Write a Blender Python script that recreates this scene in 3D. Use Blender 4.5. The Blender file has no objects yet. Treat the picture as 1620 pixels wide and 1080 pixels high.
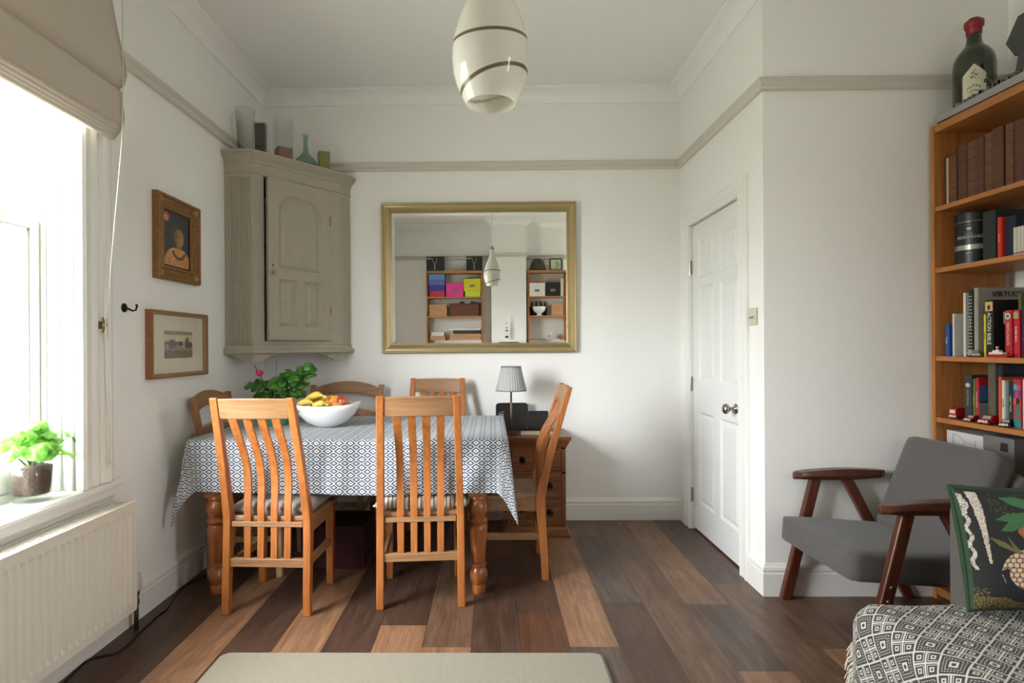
import bpy, bmesh, math, random
from mathutils import Vector, Matrix, Euler
from math import pi, sin, cos, radians as R, sqrt, hypot, atan2, floor as fl
random.seed(7)
scn = bpy.context.scene
C = scn.collection

# ---------------------------------------------------------------- camera
cam_d = bpy.data.cameras.new('camera'); cam = bpy.data.objects.new('camera', cam_d); C.objects.link(cam)
cam_d.sensor_width = 36; cam_d.lens = 907.15/1620*36
cam_d.shift_x = (810-765.6)/1620; cam_d.shift_y = (547.55-540)/1620
cam_d.clip_start = .02
cam.matrix_world = Matrix.Translation((0, 0, 1.2109)) @ Matrix.Rotation(.0125, 4, 'Z') @ Matrix.Rotation(pi/2, 4, 'X') @ Matrix.Rotation(-.006, 4, 'Z')
scn.camera = cam
# ---------------------------------------------------------------- view + world + daylight
vs = scn.view_settings
vs.view_transform = 'Standard'; vs.look = 'None'; vs.gamma = 1; vs.use_curve_mapping = False
vs.exposure = 0.0
w = bpy.data.worlds.new('overcast_sky'); scn.world = w; w.use_nodes = True
SKY, GLOW = 33.0, 27.0
def sky():
    n, l = w.node_tree.nodes, w.node_tree.links; bg = n['Background']
    tc = n.new('ShaderNodeTexCoord'); sp = n.new('ShaderNodeSeparateXYZ'); l.new(tc.outputs['Generated'], sp.inputs[0])
    mr = n.new('ShaderNodeMapRange'); mr.inputs['From Min'].default_value = -.08; mr.inputs['From Max'].default_value = .16; l.new(sp.outputs['Z'], mr.inputs['Value'])
    mx = n.new('ShaderNodeMix'); mx.data_type = 'RGBA'; l.new(mr.outputs[0], mx.inputs[0])
    mx.inputs[6].default_value = (.30, .31, .25, 1)      # gardens and paving below the horizon
    mx.inputs[7].default_value = (.93, .97, 1.0, 1)      # bright overcast sky
    # brighter cloud around the veiled sun, low in the sky behind the camera's left
    dt = n.new('ShaderNodeVectorMath'); dt.operation = 'DOT_PRODUCT'; l.new(tc.outputs['Generated'], dt.inputs[0]); dt.inputs[1].default_value = Vector((-.62, -.72, .25)).normalized()
    m0 = n.new('ShaderNodeMath'); m0.operation = 'MAXIMUM'; m0.inputs[1].default_value = 0; l.new(dt.outputs['Value'], m0.inputs[0])
    m1 = n.new('ShaderNodeMath'); m1.operation = 'POWER'; m1.inputs[1].default_value = 14; l.new(m0.outputs[0], m1.inputs[0])
    m2 = n.new('ShaderNodeMath'); m2.operation = 'MULTIPLY_ADD'; m2.inputs[1].default_value = GLOW; m2.inputs[2].default_value = SKY; l.new(m1.outputs[0], m2.inputs[0])
    l.new(mx.outputs[2], bg.inputs[0]); l.new(m2.outputs[0], bg.inputs[1])
sky()
def portal(name, loc, ry, h, wd):
    """lets the sky be sampled through the window opening"""
    l = bpy.data.lights.new(name, 'AREA'); l.shape = 'RECTANGLE'; l.size = h; l.size_y = wd; l.energy = 1; l.cycles.is_portal = True
    o = bpy.data.objects.new(name, l); C.objects.link(o); o.location = loc; o.rotation_euler = (0, ry, 0)
portal('portal_dining_window', (-1.86, 1.6, 1.64), R(-90), 1.96, 1.20)
portal('portal_fill_window', (2.66, -.25, 1.6), R(90), 1.6, .5)  # portal for the added, unseen fill window

# ---------------------------------------------------------------- constants of the room
D, XL, XR, YC, XA = 4.008, -1.598, 1.3216, 2.793, 2.50     # back wall, left wall, door wall, alcove wall, far right wall
HC = 2.985; YB = -.85

# ---------------------------------------------------------------- helpers
def lin(c): return tuple((x/12.92 if x <= .04045 else ((x+.055)/1.055)**2.4) for x in c)
def rgb(r, g, b): return lin((r/255, g/255, b/255))
def nt(name):
    m = bpy.data.materials.new(name); m.use_nodes = True
    return m, m.node_tree.nodes, m.node_tree.links, m.node_tree.nodes['Principled BSDF']
def mat(name, col, rough=.5, metal=0, noise=0, nscale=20, bump=0, bscale=60, sheen=0, coat=0, **kw):
    m, n, l, b = nt(name)
    b.inputs['Base Color'].default_value = (*col, 1); b.inputs['Roughness'].default_value = rough; b.inputs['Metallic'].default_value = metal
    if coat: b.inputs['Coat Weight'].default_value = coat
    if sheen: b.inputs['Sheen Weight'].default_value = sheen
    for k, v in kw.items(): b.inputs[k].default_value = v
    tc = n.new('ShaderNodeTexCoord')
    if noise:
        t = n.new('ShaderNodeTexNoise'); t.inputs['Scale'].default_value = nscale; t.inputs['Detail'].default_value = 5; l.new(tc.outputs['Object'], t.inputs[0])
        mx = n.new('ShaderNodeMix'); mx.data_type = 'RGBA'
        mx.inputs[6].default_value = (*[c*(1-noise) for c in col], 1); mx.inputs[7].default_value = (*[min(1, c*(1+noise)) for c in col], 1)
        l.new(t.outputs[0], mx.inputs[0]); l.new(mx.outputs[2], b.inputs['Base Color'])
    if bump:
        t2 = n.new('ShaderNodeTexNoise'); t2.inputs['Scale'].default_value = bscale; t2.inputs['Detail'].default_value = 4; l.new(tc.outputs['Object'], t2.inputs[0])
        bp = n.new('ShaderNodeBump'); bp.inputs['Strength'].default_value = bump; bp.inputs['Distance'].default_value = .004
        l.new(t2.outputs[0], bp.inputs['Height']); l.new(bp.outputs[0], b.inputs['Normal'])
    return m
def wood(name, c1, c2, axis='Z', rough=.4, scale=1, coat=0, world=False, knots=False):
    m, n, l, b = nt(name); b.inputs['Roughness'].default_value = rough; b.inputs['Coat Weight'].default_value = coat; b.inputs['Coat Roughness'].default_value = .25
    tc = n.new('ShaderNodeTexCoord'); mp = n.new('ShaderNodeMapping')
    s = {'X': (1.2, 22, 22), 'Y': (22, 1.2, 22), 'Z': (22, 22, 1.2)}[axis]; mp.inputs['Scale'].default_value = tuple(k*scale for k in s)
    l.new(tc.outputs['Object'], mp.inputs[0])
    t = n.new('ShaderNodeTexNoise'); t.inputs['Scale'].default_value = 1.6; t.inputs['Detail'].default_value = 7; t.inputs['Distortion'].default_value = 1.4; l.new(mp.outputs[0], t.inputs[0])
    t2 = n.new('ShaderNodeTexNoise'); t2.inputs['Scale'].default_value = 9; t2.inputs['Detail'].default_value = 3; l.new(mp.outputs[0], t2.inputs[0])
    a = n.new('ShaderNodeMath'); a.operation = 'MULTIPLY_ADD'; l.new(t2.outputs[0], a.inputs[0]); a.inputs[1].default_value = .35; l.new(t.outputs[0], a.inputs[2])
    cr = n.new('ShaderNodeValToRGB'); cr.color_ramp.elements[0].position = .42; cr.color_ramp.elements[1].position = .82
    cr.color_ramp.elements[0].color = (*c1, 1); cr.color_ramp.elements[1].color = (*c2, 1); l.new(a.outputs[0], cr.inputs[0])
    l.new(cr.outputs[0], b.inputs['Base Color'])
    bp = n.new('ShaderNodeBump'); bp.inputs['Strength'].default_value = .12; bp.inputs['Distance'].default_value = .002; l.new(a.outputs[0], bp.inputs['Height']); l.new(bp.outputs[0], b.inputs['Normal'])
    return m
def colmat(name, rough=.6, coat=0, bump=0, bscale=300):
    m, n, l, b = nt(name); b.inputs['Roughness'].default_value = rough; b.inputs['Coat Weight'].default_value = coat
    a = n.new('ShaderNodeAttribute'); a.attribute_name = 'Col'; l.new(a.outputs['Color'], b.inputs['Base Color'])
    if bump:
        tc = n.new('ShaderNodeTexCoord'); t2 = n.new('ShaderNodeTexNoise'); t2.inputs['Scale'].default_value = bscale; l.new(tc.outputs['Object'], t2.inputs[0])
        bp = n.new('ShaderNodeBump'); bp.inputs['Strength'].default_value = bump; bp.inputs['Distance'].default_value = .003
        l.new(t2.outputs[0], bp.inputs['Height']); l.new(bp.outputs[0], b.inputs['Normal'])
    return m
def glassmat(name, col=(1, 1, 1), alpha=.12, rough=.02):
    m, n, l, b = nt(name); n.remove(b)
    g = n.new('ShaderNodeBsdfGlossy'); g.inputs['Roughness'].default_value = rough
    t = n.new('ShaderNodeBsdfTransparent'); t.inputs[0].default_value = (*col, 1)
    f = n.new('ShaderNodeLayerWeight'); f.inputs['Blend'].default_value = .5
    pw = n.new('ShaderNodeMath'); pw.operation = 'POWER'; pw.inputs[1].default_value = 3.5; l.new(f.outputs['Facing'], pw.inputs[0])
    mm = n.new('ShaderNodeMath'); mm.operation = 'MULTIPLY_ADD'; mm.inputs[1].default_value = .2+alpha; mm.inputs[2].default_value = .02+alpha*.1; mm.use_clamp = True; l.new(pw.outputs[0], mm.inputs[0])
    mx = n.new('ShaderNodeMixShader'); l.new(mm.outputs[0], mx.inputs[0]); l.new(t.outputs[0], mx.inputs[1]); l.new(g.outputs[0], mx.inputs[2])
    l.new(mx.outputs[0], n['Material Output'].inputs[0])
    return m

def link(name, bm, m, parent=None, smooth=False, bevel=0, seg=2, subsurf=0, solid=0, label=None, kind=None):
    me = bpy.data.meshes.new(name)
    if isinstance(bm, bmesh.types.BMesh):
        bmesh.ops.recalc_face_normals(bm, faces=bm.faces); bm.to_mesh(me); bm.free()
    else:
        me = bm; me.name = name
    ms = m if isinstance(m, (list, tuple)) else [m]
    me.materials.clear()
    for k in ms: me.materials.append(k)
    o = bpy.data.objects.new(name, me); C.objects.link(o)
    if parent: o.parent = parent
    if smooth:
        for p in me.polygons: p.use_smooth = True
    if solid:
        s = o.modifiers.new('solid', 'SOLIDIFY'); s.thickness = solid; s.offset = 0
    if bevel:
        b = o.modifiers.new('bevel', 'BEVEL'); b.width = bevel; b.segments = seg; b.limit_method = 'ANGLE'; b.angle_limit = R(35)
    if subsurf:
        s = o.modifiers.new('sub', 'SUBSURF'); s.levels = subsurf; s.render_levels = subsurf
    if label: o['label'] = label
    if kind: o['kind'] = kind
    return o
def tag(o, label, cat, group=None, kind=None):
    o['label'] = label; o['category'] = cat
    if group: o['group'] = group
    if kind: o['kind'] = kind
    return o
def thing(name, label, cat, loc=(0, 0, 0), rz=0, group=None):
    o = bpy.data.objects.new(name, None); C.objects.link(o); o.location = loc; o.rotation_euler = (0, 0, rz); o.empty_display_size = .05
    return tag(o, label, cat, group)
def struct(name, bm, m, parent=None, **k):
    o = link(name, bm, m, parent, **k)
    if not parent: o['kind'] = 'structure'
    return o
def dup(root, loc, rz, label, group=None):
    r = root.copy(); C.objects.link(r); r.location = loc; r.rotation_euler = (0, 0, rz); r['label'] = label
    if group: r['group'] = group
    for ch in list(root.children):
        c = ch.copy(); C.objects.link(c); c.parent = r
        for g in ch.children:
            d = g.copy(); C.objects.link(d); d.parent = c
    return r
def nb(): return bmesh.new()
def box(bm, x0, x1, y0, y1, z0, z1, mi=0):
    v = [bm.verts.new((x, y, z)) for x in (x0, x1) for y in (y0, y1) for z in (z0, z1)]
    for f in ((0, 1, 3, 2), (4, 6, 7, 5), (0, 4, 5, 1), (2, 3, 7, 6), (0, 2, 6, 4), (1, 5, 7, 3)):
        bm.faces.new([v[i] for i in f]).material_index = mi
    return v
def bx(x0, x1, y0, y1, z0, z1): b = nb(); box(b, x0, x1, y0, y1, z0, z1); return b
def loft(bm, rings, closed=True, cap=True, mi=0):
    vs = [[bm.verts.new(p) for p in r] for r in rings]
    n = len(vs[0])
    for a, b in zip(vs, vs[1:]):
        for i in range(n if closed else n-1):
            bm.faces.new((a[i], a[(i+1) % n], b[(i+1) % n], b[i])).material_index = mi
    if cap and closed:
        bm.faces.new(vs[0]).material_index = mi; bm.faces.new(vs[-1]).material_index = mi
    return vs
def bar(bm, pts, w, d, wf=None):
    """rectangular section swept along pts (list of (x,y,z)); width along X, depth along Y (or tuple lists)."""
    rings = []
    for i, p in enumerate(pts):
        ww = w[i] if isinstance(w, (list, tuple)) else w; dd = d[i] if isinstance(d, (list, tuple)) else d
        x, y, z = p; rings.append([(x-ww/2, y-dd/2, z), (x+ww/2, y-dd/2, z), (x+ww/2, y+dd/2, z), (x-ww/2, y+dd/2, z)])
    loft(bm, rings)
def barv(bm, a, b, w, d, up=(0, 0, 1)):
    """straight bar from a to b, section w x d in a frame around its axis."""
    a, b = Vector(a), Vector(b); t = (b-a).normalized(); s = t.cross(Vector(up))
    if s.length < .01: s = Vector((1, 0, 0))
    s.normalize(); u = s.cross(t)
    rings = [[p+s*w/2*i+u*d/2*j for i, j in ((-1, -1), (1, -1), (1, 1), (-1, 1))] for p in (a, b)]
    loft(bm, rings)
def tube(bm, pts, r, n=10, cap=True):
    pts = [Vector(p) for p in pts]; rings = []; prev = None
    for i, p in enumerate(pts):
        t = (pts[min(i+1, len(pts)-1)]-pts[max(i-1, 0)]).normalized()
        if prev is None:
            s = t.cross(Vector((0, 0, 1)));
            if s.length < .05: s = t.cross(Vector((0, 1, 0)))
        else: s = prev-t*prev.dot(t)
        s.normalize(); prev = s; u = t.cross(s); rr = r[i] if isinstance(r, (list, tuple)) else r
        rings.append([p+(s*cos(2*pi*k/n)+u*sin(2*pi*k/n))*rr for k in range(n)])
    loft(bm, rings, cap=cap)
def lathe(bm, prof, n=32, cx=0, cy=0, cz=0, cap=True, mi=0):
    rings = [[(cx+r*cos(2*pi*k/n), cy+r*sin(2*pi*k/n), cz+z) for k in range(n)] for r, z in prof]
    loft(bm, rings, cap=cap, mi=mi)
def extr(bm, prof, a, b, axis='Y', cap=True):
    """prof = list of 2D points extruded along an axis from a to b. Y: (x,z)  X: (y,z)  Z: (x,y)"""
    f = {'Y': lambda p, t: (p[0], t, p[1]), 'X': lambda p, t: (t, p[0], p[1]), 'Z': lambda p, t: (p[0], p[1], t)}[axis]
    loft(bm, [[f(p, a) for p in prof], [f(p, b) for p in prof]], cap=cap)
def sphere(bm, c, rx, ry=None, rz=None, n=16):
    ry = ry or rx; rz = rz or rx
    bmesh.ops.create_uvsphere(bm, u_segments=n, v_segments=max(6, n//2), radius=1, matrix=Matrix.Translation(c) @ Matrix.Diagonal((rx, ry, rz, 1)))
def rot(bm, M):
    bmesh.ops.transform(bm, matrix=M, verts=bm.verts)
def rrect(w, h, r, n=5, cx=0, cy=0):
    out = []
    for (sx, sy, a0) in ((1, 1, 0), (-1, 1, 90), (-1, -1, 180), (1, -1, 270)):
        for k in range(n+1):
            a = R(a0+90*k/n); out.append((cx+sx*(w/2-r)+r*cos(a), cy+sy*(h/2-r)+r*sin(a)))
    return out
def smoothstep(a, b, x):
    t = max(0, min(1, (x-a)/(b-a))); return t*t*(3-2*t)
_tc = {}
def text(name, s, size, m, parent, M, depth=.0006, align='CENTER', sx=1):
    """raised lettering as a mesh; M places the XY plane of the text."""
    k = (s, align)
    if k not in _tc:
        c = bpy.data.curves.new('t', 'FONT'); c.body = s; c.size = 1; c.align_x = align; c.align_y = 'CENTER'; c.resolution_u = 2
        o = bpy.data.objects.new('t', c); C.objects.link(o)
        dg = bpy.context.evaluated_depsgraph_get(); me = bpy.data.meshes.new_from_object(o.evaluated_get(dg)); _tc[k] = me
        bpy.data.objects.remove(o)
    bm = nb(); bm.from_mesh(_tc[k])
    bmesh.ops.transform(bm, matrix=Matrix.Diagonal((size*sx, size, 1, 1)), verts=bm.verts)
    g = bmesh.ops.extrude_face_region(bm, geom=bm.faces[:]); vv = [e for e in g['geom'] if isinstance(e, bmesh.types.BMVert)]
    bmesh.ops.translate(bm, vec=(0, 0, depth), verts=vv); rot(bm, M)
    return link(name, bm, m, parent)
def frameM(o, x, y):
    """matrix whose local X,Y axes are x,y at origin o"""
    x = Vector(x).normalized(); y = Vector(y).normalized(); z = x.cross(y)
    return Matrix(((x.x, y.x, z.x, o[0]), (x.y, y.y, z.y, o[1]), (x.z, y.z, z.z, o[2]), (0, 0, 0, 1)))
def painted(nx, ny, pos, col):
    """grid mesh with a colour design: pos(u,v)->xyz, col(u,v)->rgb linear, u,v in 0..1; one colour per face"""
    me = bpy.data.meshes.new('p'); vs = [tuple(pos(i/nx, j/ny)) for j in range(ny+1) for i in range(nx+1)]
    fs = [(j*(nx+1)+i, j*(nx+1)+i+1, (j+1)*(nx+1)+i+1, (j+1)*(nx+1)+i) for j in range(ny) for i in range(nx)]
    me.from_pydata(vs, [], fs); a = me.color_attributes.new('Col', 'FLOAT_COLOR', 'CORNER'); buf = []
    for j in range(ny):
        for i in range(nx):
            c = (*col((i+.5)/nx, (j+.5)/ny), 1); buf.extend(c*4)
    a.data.foreach_set('color', buf)
    uv = me.uv_layers.new(name='UVMap'); ub = []
    for j in range(ny):
        for i in range(nx): ub.extend((i/nx, j/ny, (i+1)/nx, j/ny, (i+1)/nx, (j+1)/ny, i/nx, (j+1)/ny))
    uv.data.foreach_set('uv', ub)
    return me
def inpoly(x, y, P):
    c = False; j = len(P)-1
    for i in range(len(P)):
        if (P[i][1] > y) != (P[j][1] > y) and x < (P[j][0]-P[i][0])*(y-P[i][1])/(P[j][1]-P[i][1])+P[i][0]: c = not c
        j = i
    return c

# ---------------------------------------------------------------- materials
M = {}
M['wall'] = mat('wall_paint', rgb(241, 240, 237), .75, bump=.12, bscale=35)
M['ceil'] = mat('ceiling_paint', rgb(243, 242, 239), .8, bump=.06, bscale=30)
M['trim'] = mat('white_gloss_trim', rgb(236, 235, 230), .35, bump=.05, bscale=12)
M['rail'] = mat('picture_rail_paint', rgb(214, 208, 198), .5)
M['door'] = mat('white_door_paint', rgb(232, 233, 230), .35, bump=.08, bscale=18)
M['rad'] = mat('radiator_enamel', rgb(222, 218, 208), .35)
M['slot'] = mat('radiator_slot', rgb(110, 106, 98), .6)
M['oak'] = wood('honey_oak', rgb(146, 80, 34), rgb(176, 110, 56), 'Z', .38, coat=.1)
M['oakx'] = wood('honey_oak_rails', rgb(130, 88, 54), rgb(156, 120, 84), 'X', .38, coat=.1)
M['pine'] = wood('pale_pine', rgb(134, 92, 58), rgb(166, 120, 80), 'Z', .5)
M['pinex'] = wood('pale_pine_rails', rgb(134, 92, 58), rgb(168, 122, 82), 'X', .5)
M['lightwood'] = wood('bare_light_wood', rgb(180, 148, 108), rgb(208, 178, 138), 'Z', .5)
M['tleg'] = wood('turned_pine_leg', rgb(122, 66, 28), rgb(168, 98, 46), 'Z', .3, coat=.4)
M['chest'] = wood('waxed_pine_chest', rgb(96, 54, 28), rgb(138, 84, 46), 'X', .4, coat=.15)
M['chestz'] = wood('waxed_pine_chest_side', rgb(96, 54, 28), rgb(138, 84, 46), 'Z', .4, coat=.15)
M['walnut'] = wood('dark_walnut', rgb(56, 26, 16), rgb(84, 42, 26), 'X', .3, coat=.3)
M['walnutz'] = wood('dark_walnut_legs', rgb(60, 28, 17), rgb(90, 46, 28), 'Z', .3, coat=.3)
M['shelf'] = wood('oak_veneer_shelf', rgb(150, 92, 42), rgb(178, 116, 60), 'Y', .45)
M['shelfz'] = wood('oak_veneer_upright', rgb(150, 92, 42), rgb(178, 116, 60), 'Z', .45)
M['shelfx'] = wood('oak_veneer_shelf_x', rgb(160, 104, 60), rgb(188, 130, 80), 'X', .45)
M['grey'] = mat('putty_grey_paint', rgb(170, 162, 146), .55, noise=.10, nscale=18, bump=.2, bscale=40)
M['greydk'] = mat('cupboard_shadow_line', rgb(88, 82, 72), .7)
M['black'] = mat('black_plastic', rgb(20, 20, 22), .35)
M['void'] = mat('interior_shade', rgb(24, 20, 17), .9)  # near-black colour put in for the shade inside openings
M['white'] = mat('white_glaze', rgb(238, 238, 236), .12, coat=.5)
M['nickel'] = mat('brushed_nickel', rgb(168, 160, 150), .28, 1)
M['brass'] = mat('aged_brass', rgb(150, 132, 96), .35, 1)
M['iron'] = mat('dark_iron', rgb(40, 34, 30), .45, .7)
M['glass'] = glassmat('clear_glass')
M['pane'] = glassmat('window_pane', alpha=.05)
M['glassthick'] = glassmat('vase_glass', (.97, .98, .97), .16)
M['greenglass'] = glassmat('pale_green_glass', (.80, .90, .84), .2)
M['gold'] = mat('champagne_gold_frame', rgb(176, 158, 116), .36, .65, noise=.05, nscale=10)
M['goldhi'] = mat('gold_edge_highlight', rgb(226, 212, 178), .33, .6)  # paler gold that paints highlights onto the mirror frame's raised edges
M['col'] = colmat('painted_design'); M['colgl'] = colmat('printed_glossy', .35, .2); M['colfab'] = colmat('printed_fabric', .85, bump=.35, bscale=400)
M['paper'] = mat('paper', rgb(222, 216, 202), .8)
M['gfab'] = mat('grey_upholstery', rgb(84, 80, 78), .95, noise=.30, nscale=110, bump=.5, bscale=300, sheen=.2)
M['sofa'] = mat('sofa_grey_weave', rgb(92, 86, 80), .95, noise=.25, nscale=300, bump=.4, bscale=600)
M['linen'] = mat('oatmeal_linen', rgb(196, 184, 170), .9, noise=.07, nscale=120, bump=.25, bscale=350)
M['rug'] = mat('cream_wool_rug', rgb(136, 128, 108), .98, noise=.12, nscale=60, bump=.9, bscale=220, sheen=.3)
def emitless(name, c, rough=.6, **k): return mat(name, rgb(*c), rough, **k)
_cm = {}
def cm(r, g, b, rough=.55):
    k = (r, g, b, rough)
    if k not in _cm: _cm[k] = mat('paint_%d_%d_%d' % (r, g, b), rgb(r, g, b), rough)
    return _cm[k]

# ---------------------------------------------------------------- floor: individual planks in one floor mesh
def floor_planks():
    cols = {}
    L, DK, MD, GR, RD = (148, 112, 84), (84, 62, 50), (112, 86, 68), (94, 78, 68), (98, 64, 46)
    # column index k covers X from .31+.199k ; list of (y_end, colour) going away from the camera
    lay = {-10: [(9, DK)], -9: [(1.9, L), (9, DK)], -8: [(3.3, L), (9, MD)], -7: [(2.0, MD), (9, DK)], -6: [(3.42, L), (9, MD)], -5: [(1.9, L), (3.1, DK), (9, RD)],
           -4: [(2.49, L), (9, DK)], -3: [(2.31, L), (3.5, MD), (9, L)], -2: [(2.1, MD), (3.3, DK), (9, RD)], -1: [(2.6, RD), (9, DK)],
           0: [(2.31, GR), (3.9, L)], 1: [(2.71, DK), (3.66, GR), (9, MD)], 2: [(2.05, GR), (2.75, MD), (9, MD)], 3: [(2.14, L), (2.69, GR), (9, (136, 106, 84))],
           4: [(1.95, MD), (2.93, MD), (9, GR)], 5: [(2.3, L), (9, MD)], 6: [(2.5, GR), (9, MD)], 7: [(2.2, MD), (9, RD)]}
    me = bpy.data.meshes.new('floor'); vs = []; fs = []; fc = []
    for k in range(-11, 13):
        x0 = .31+.199*k; x1 = x0+.199; y = -.95; segs = []
        rr = random.Random(k+50)
        L_ = lay.get(k)
        yy = -1.0
        cut = []
        if L_:
            e0 = L_[0][0] if L_[0][0] < 8 else 2.0+rr.random()
            t = e0
            while t > -1: cut.append(t); t -= 1.22
            cut = sorted(cut); pal = [MD, DK, L, GR]
            segs = []; prev = -1.0
            for i, c in enumerate(cut): segs.append((prev, c, L_[0][1] if i == len(cut)-1 else rr.choice(pal))); prev = c
            for e, c in (L_[1:] if L_[0][0] < 8 else [(9, L_[0][1])]): segs.append((prev, min(e, 4.3), c)); prev = e
        else:
            prev = -1.0+rr.random()-1; pal = [MD, DK, L, GR]
            while prev < 4.3: segs.append((prev, prev+1.22, rr.choice(pal))); prev += 1.22
        for a, b, c in segs:
            if b <= a: continue
            g = .0006; i = len(vs)
            vs += [(x0+g, a+g, 0), (x1-g, a+g, 0), (x1-g, b-g, 0), (x0+g, b-g, 0)]; fs.append((i, i+1, i+2, i+3)); f = .96+.08*rr.random(); fc.append(tuple(v*f for v in rgb(*c)))
    i = len(vs); vs += [(-2.4, -1.1, -.0015), (3.0, -1.1, -.0015), (3.0, 4.4, -.0015), (-2.4, 4.4, -.0015)]; fs.append((i, i+1, i+2, i+3)); fc.append(rgb(28, 20, 16))
    me.from_pydata(vs, [], fs); a = me.color_attributes.new('Col', 'FLOAT_COLOR', 'CORNER'); buf = []
    for c in fc: buf.extend((*c, 1)*4)
    a.data.foreach_set('color', buf)
    m, n, l, b = nt('oak_plank_floor'); b.inputs['Roughness'].default_value = .42
    at = n.new('ShaderNodeAttribute'); at.attribute_name = 'Col'
    tc = n.new('ShaderNodeTexCoord'); mp = n.new('ShaderNodeMapping'); mp.inputs['Scale'].default_value = (34, 2.0, 1); l.new(tc.outputs['Object'], mp.inputs[0])
    # shift grain per plank by its colour value
    ad = n.new('ShaderNodeVectorMath'); ad.operation = 'MULTIPLY_ADD'; l.new(at.outputs['Color'], ad.inputs[0]); ad.inputs[1].default_value = (311, 173, 97); l.new(mp.outputs[0], ad.inputs[2])
    t = n.new('ShaderNodeTexNoise'); t.inputs['Scale'].default_value = 1.3; t.inputs['Detail'].default_value = 8; t.inputs['Roughness'].default_value = .65; t.inputs['Distortion'].default_value = 1.6; l.new(ad.outputs[0], t.inputs[0])
    mp2 = n.new('ShaderNodeMapping'); mp2.inputs['Scale'].default_value = (5.5, 1.3, 1); l.new(tc.outputs['Object'], mp2.inputs[0])
    t2 = n.new('ShaderNodeTexNoise'); t2.inputs['Scale'].default_value = 1.5; t2.inputs['Detail'].default_value = 4; t2.inputs['Distortion'].default_value = 2.5; l.new(mp2.outputs[0], t2.inputs[0])
    cr = n.new('ShaderNodeValToRGB'); cr.color_ramp.elements[0].position = .28; cr.color_ramp.elements[1].position = .72; cr.color_ramp.elements[0].color = (.52, .5, .48, 1); cr.color_ramp.elements[1].color = (1.18, 1.18, 1.2, 1); l.new(t.outputs[0], cr.inputs[0])
    cr2 = n.new('ShaderNodeValToRGB'); cr2.color_ramp.elements[0].position = .3; cr2.color_ramp.elements[1].position = .65; cr2.color_ramp.elements[0].color = (.72, .68, .64, 1); cr2.color_ramp.elements[1].color = (1.08, 1.06, 1.05, 1); l.new(t2.outputs[0], cr2.inputs[0])
    m1 = n.new('ShaderNodeMix'); m1.data_type = 'RGBA'; m1.blend_type = 'MULTIPLY'; m1.inputs[0].default_value = 1; l.new(at.outputs['Color'], m1.inputs[6]); l.new(cr.outputs[0], m1.inputs[7])
    m2 = n.new('ShaderNodeMix'); m2.data_type = 'RGBA'; m2.blend_type = 'MULTIPLY'; m2.inputs[0].default_value = 1; l.new(m1.outputs[2], m2.inputs[6]); l.new(cr2.outputs[0], m2.inputs[7])
    l.new(m2.outputs[2], b.inputs['Base Color'])
    bp = n.new('ShaderNodeBump'); bp.inputs['Strength'].default_value = .25; bp.inputs['Distance'].default_value = .002; l.new(t.outputs[0], bp.inputs['Height']); l.new(bp.outputs[0], b.inputs['Normal'])
    o = link('floor', me, m); o['kind'] = 'structure'
floor_planks()

# ---------------------------------------------------------------- walls, ceiling
T = .12; ZT = 3.05
struct('wall_back', bx(XL-T, XR+T, D, D+T, -.05, ZT), M['wall'])
b = nb()   # left wall with the window opening
WY0, WY1, WZ0, WZ1 = 1.00, 2.20, .664, 2.62
WB0, WB1 = -.72, .12
for y0, y1, z0, z1 in ((-1, WB0, 0, ZT), (WB0, WB1, 0, ZT), (WB1, WY0, 0, ZT), (WY0, WY1, 0, WZ0-.012), (WY0, WY1, WZ1, ZT), (WY1, D+T, 0, ZT)):
    box(b, XL-.22, XL, y0, y1, z0-(.05 if z0 == 0 else 0), z1)
struct('wall_left', b, M['wall'])
DY0, DY1, DZ = 3.043, 3.805, 1.995
b = nb()
for y0, y1, z0, z1 in ((YC, DY0-.012, -.05, ZT), (DY1+.012, D+T, -.05, ZT), (DY0-.012, DY1+.012, DZ+.01, ZT)): box(b, XR, XR+T, y0, y1, z0, z1)
struct('wall_door_side', b, M['wall'])
struct('wall_alcove', bx(XR+T, XA+T, YC, YC+T, -.05, ZT), M['wall'])
b = nb(); 
for y0, y1, z0, z1 in ((-1, -.5, -.05, ZT), (-.5, .0, -.05, .8), (-.5, .0, 2.4, ZT), (.0, YC, -.05, ZT)): box(b, XA, XA+T, y0, y1, z0, z1)  # leaves an opening for the added fill window
struct('wall_right', b, M['wall'])
b = nb(); box(b, XL-.22, XA+T, YB-T, YB, -.05, ZT); box(b, -.02, .50, YB, YB+.26, -.05, ZT)
struct('wall_rear', b, M['wall'])
struct('ceiling', bx(XL-.22, XA+T, YB-T, D+T, HC, HC+.08), M['ceil'])
# near-black panel painted in for the unlit hall behind the door
struct('hall_shade_panel', bx(XR+T, XR+T+.02, 2.92, 3.95, -.05, 2.1), M['void'])

# mouldings: profile p=(distance from wall, z)
def run(bm, prof, path, closed=False):
    """sweep a moulding profile along a wall path (list of (x,y)); room lies to the LEFT of the travel direction; mitred corners."""
    P = [Vector(p) for p in path]; rings = []
    for i, p in enumerate(P):
        d0 = (P[i]-P[i-1]).normalized() if i > 0 else None; d1 = (P[i+1]-P[i]).normalized() if i < len(P)-1 else None
        if d0 is None: d0 = d1
        if d1 is None: d1 = d0
        n0 = Vector((-d0.y, d0.x)); n1 = Vector((-d1.y, d1.x)); m = (n0+n1); m = m/m.length_squared*2
        rings.append([(p.x+m.x*u, p.y+m.y*u, z) for u, z in prof])
    loft(bm, rings)
zr = 2.4366
railp = [(-.005, zr), (.018, zr), (.026, zr+.006), (.026, zr+.014), (.016, zr+.024), (.012, zr+.036), (.022, zr+.044), (.030, zr+.052), (.026, zr+.060), (.012, zr+.064), (-.005, zr+.064)]
cz = HC
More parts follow.
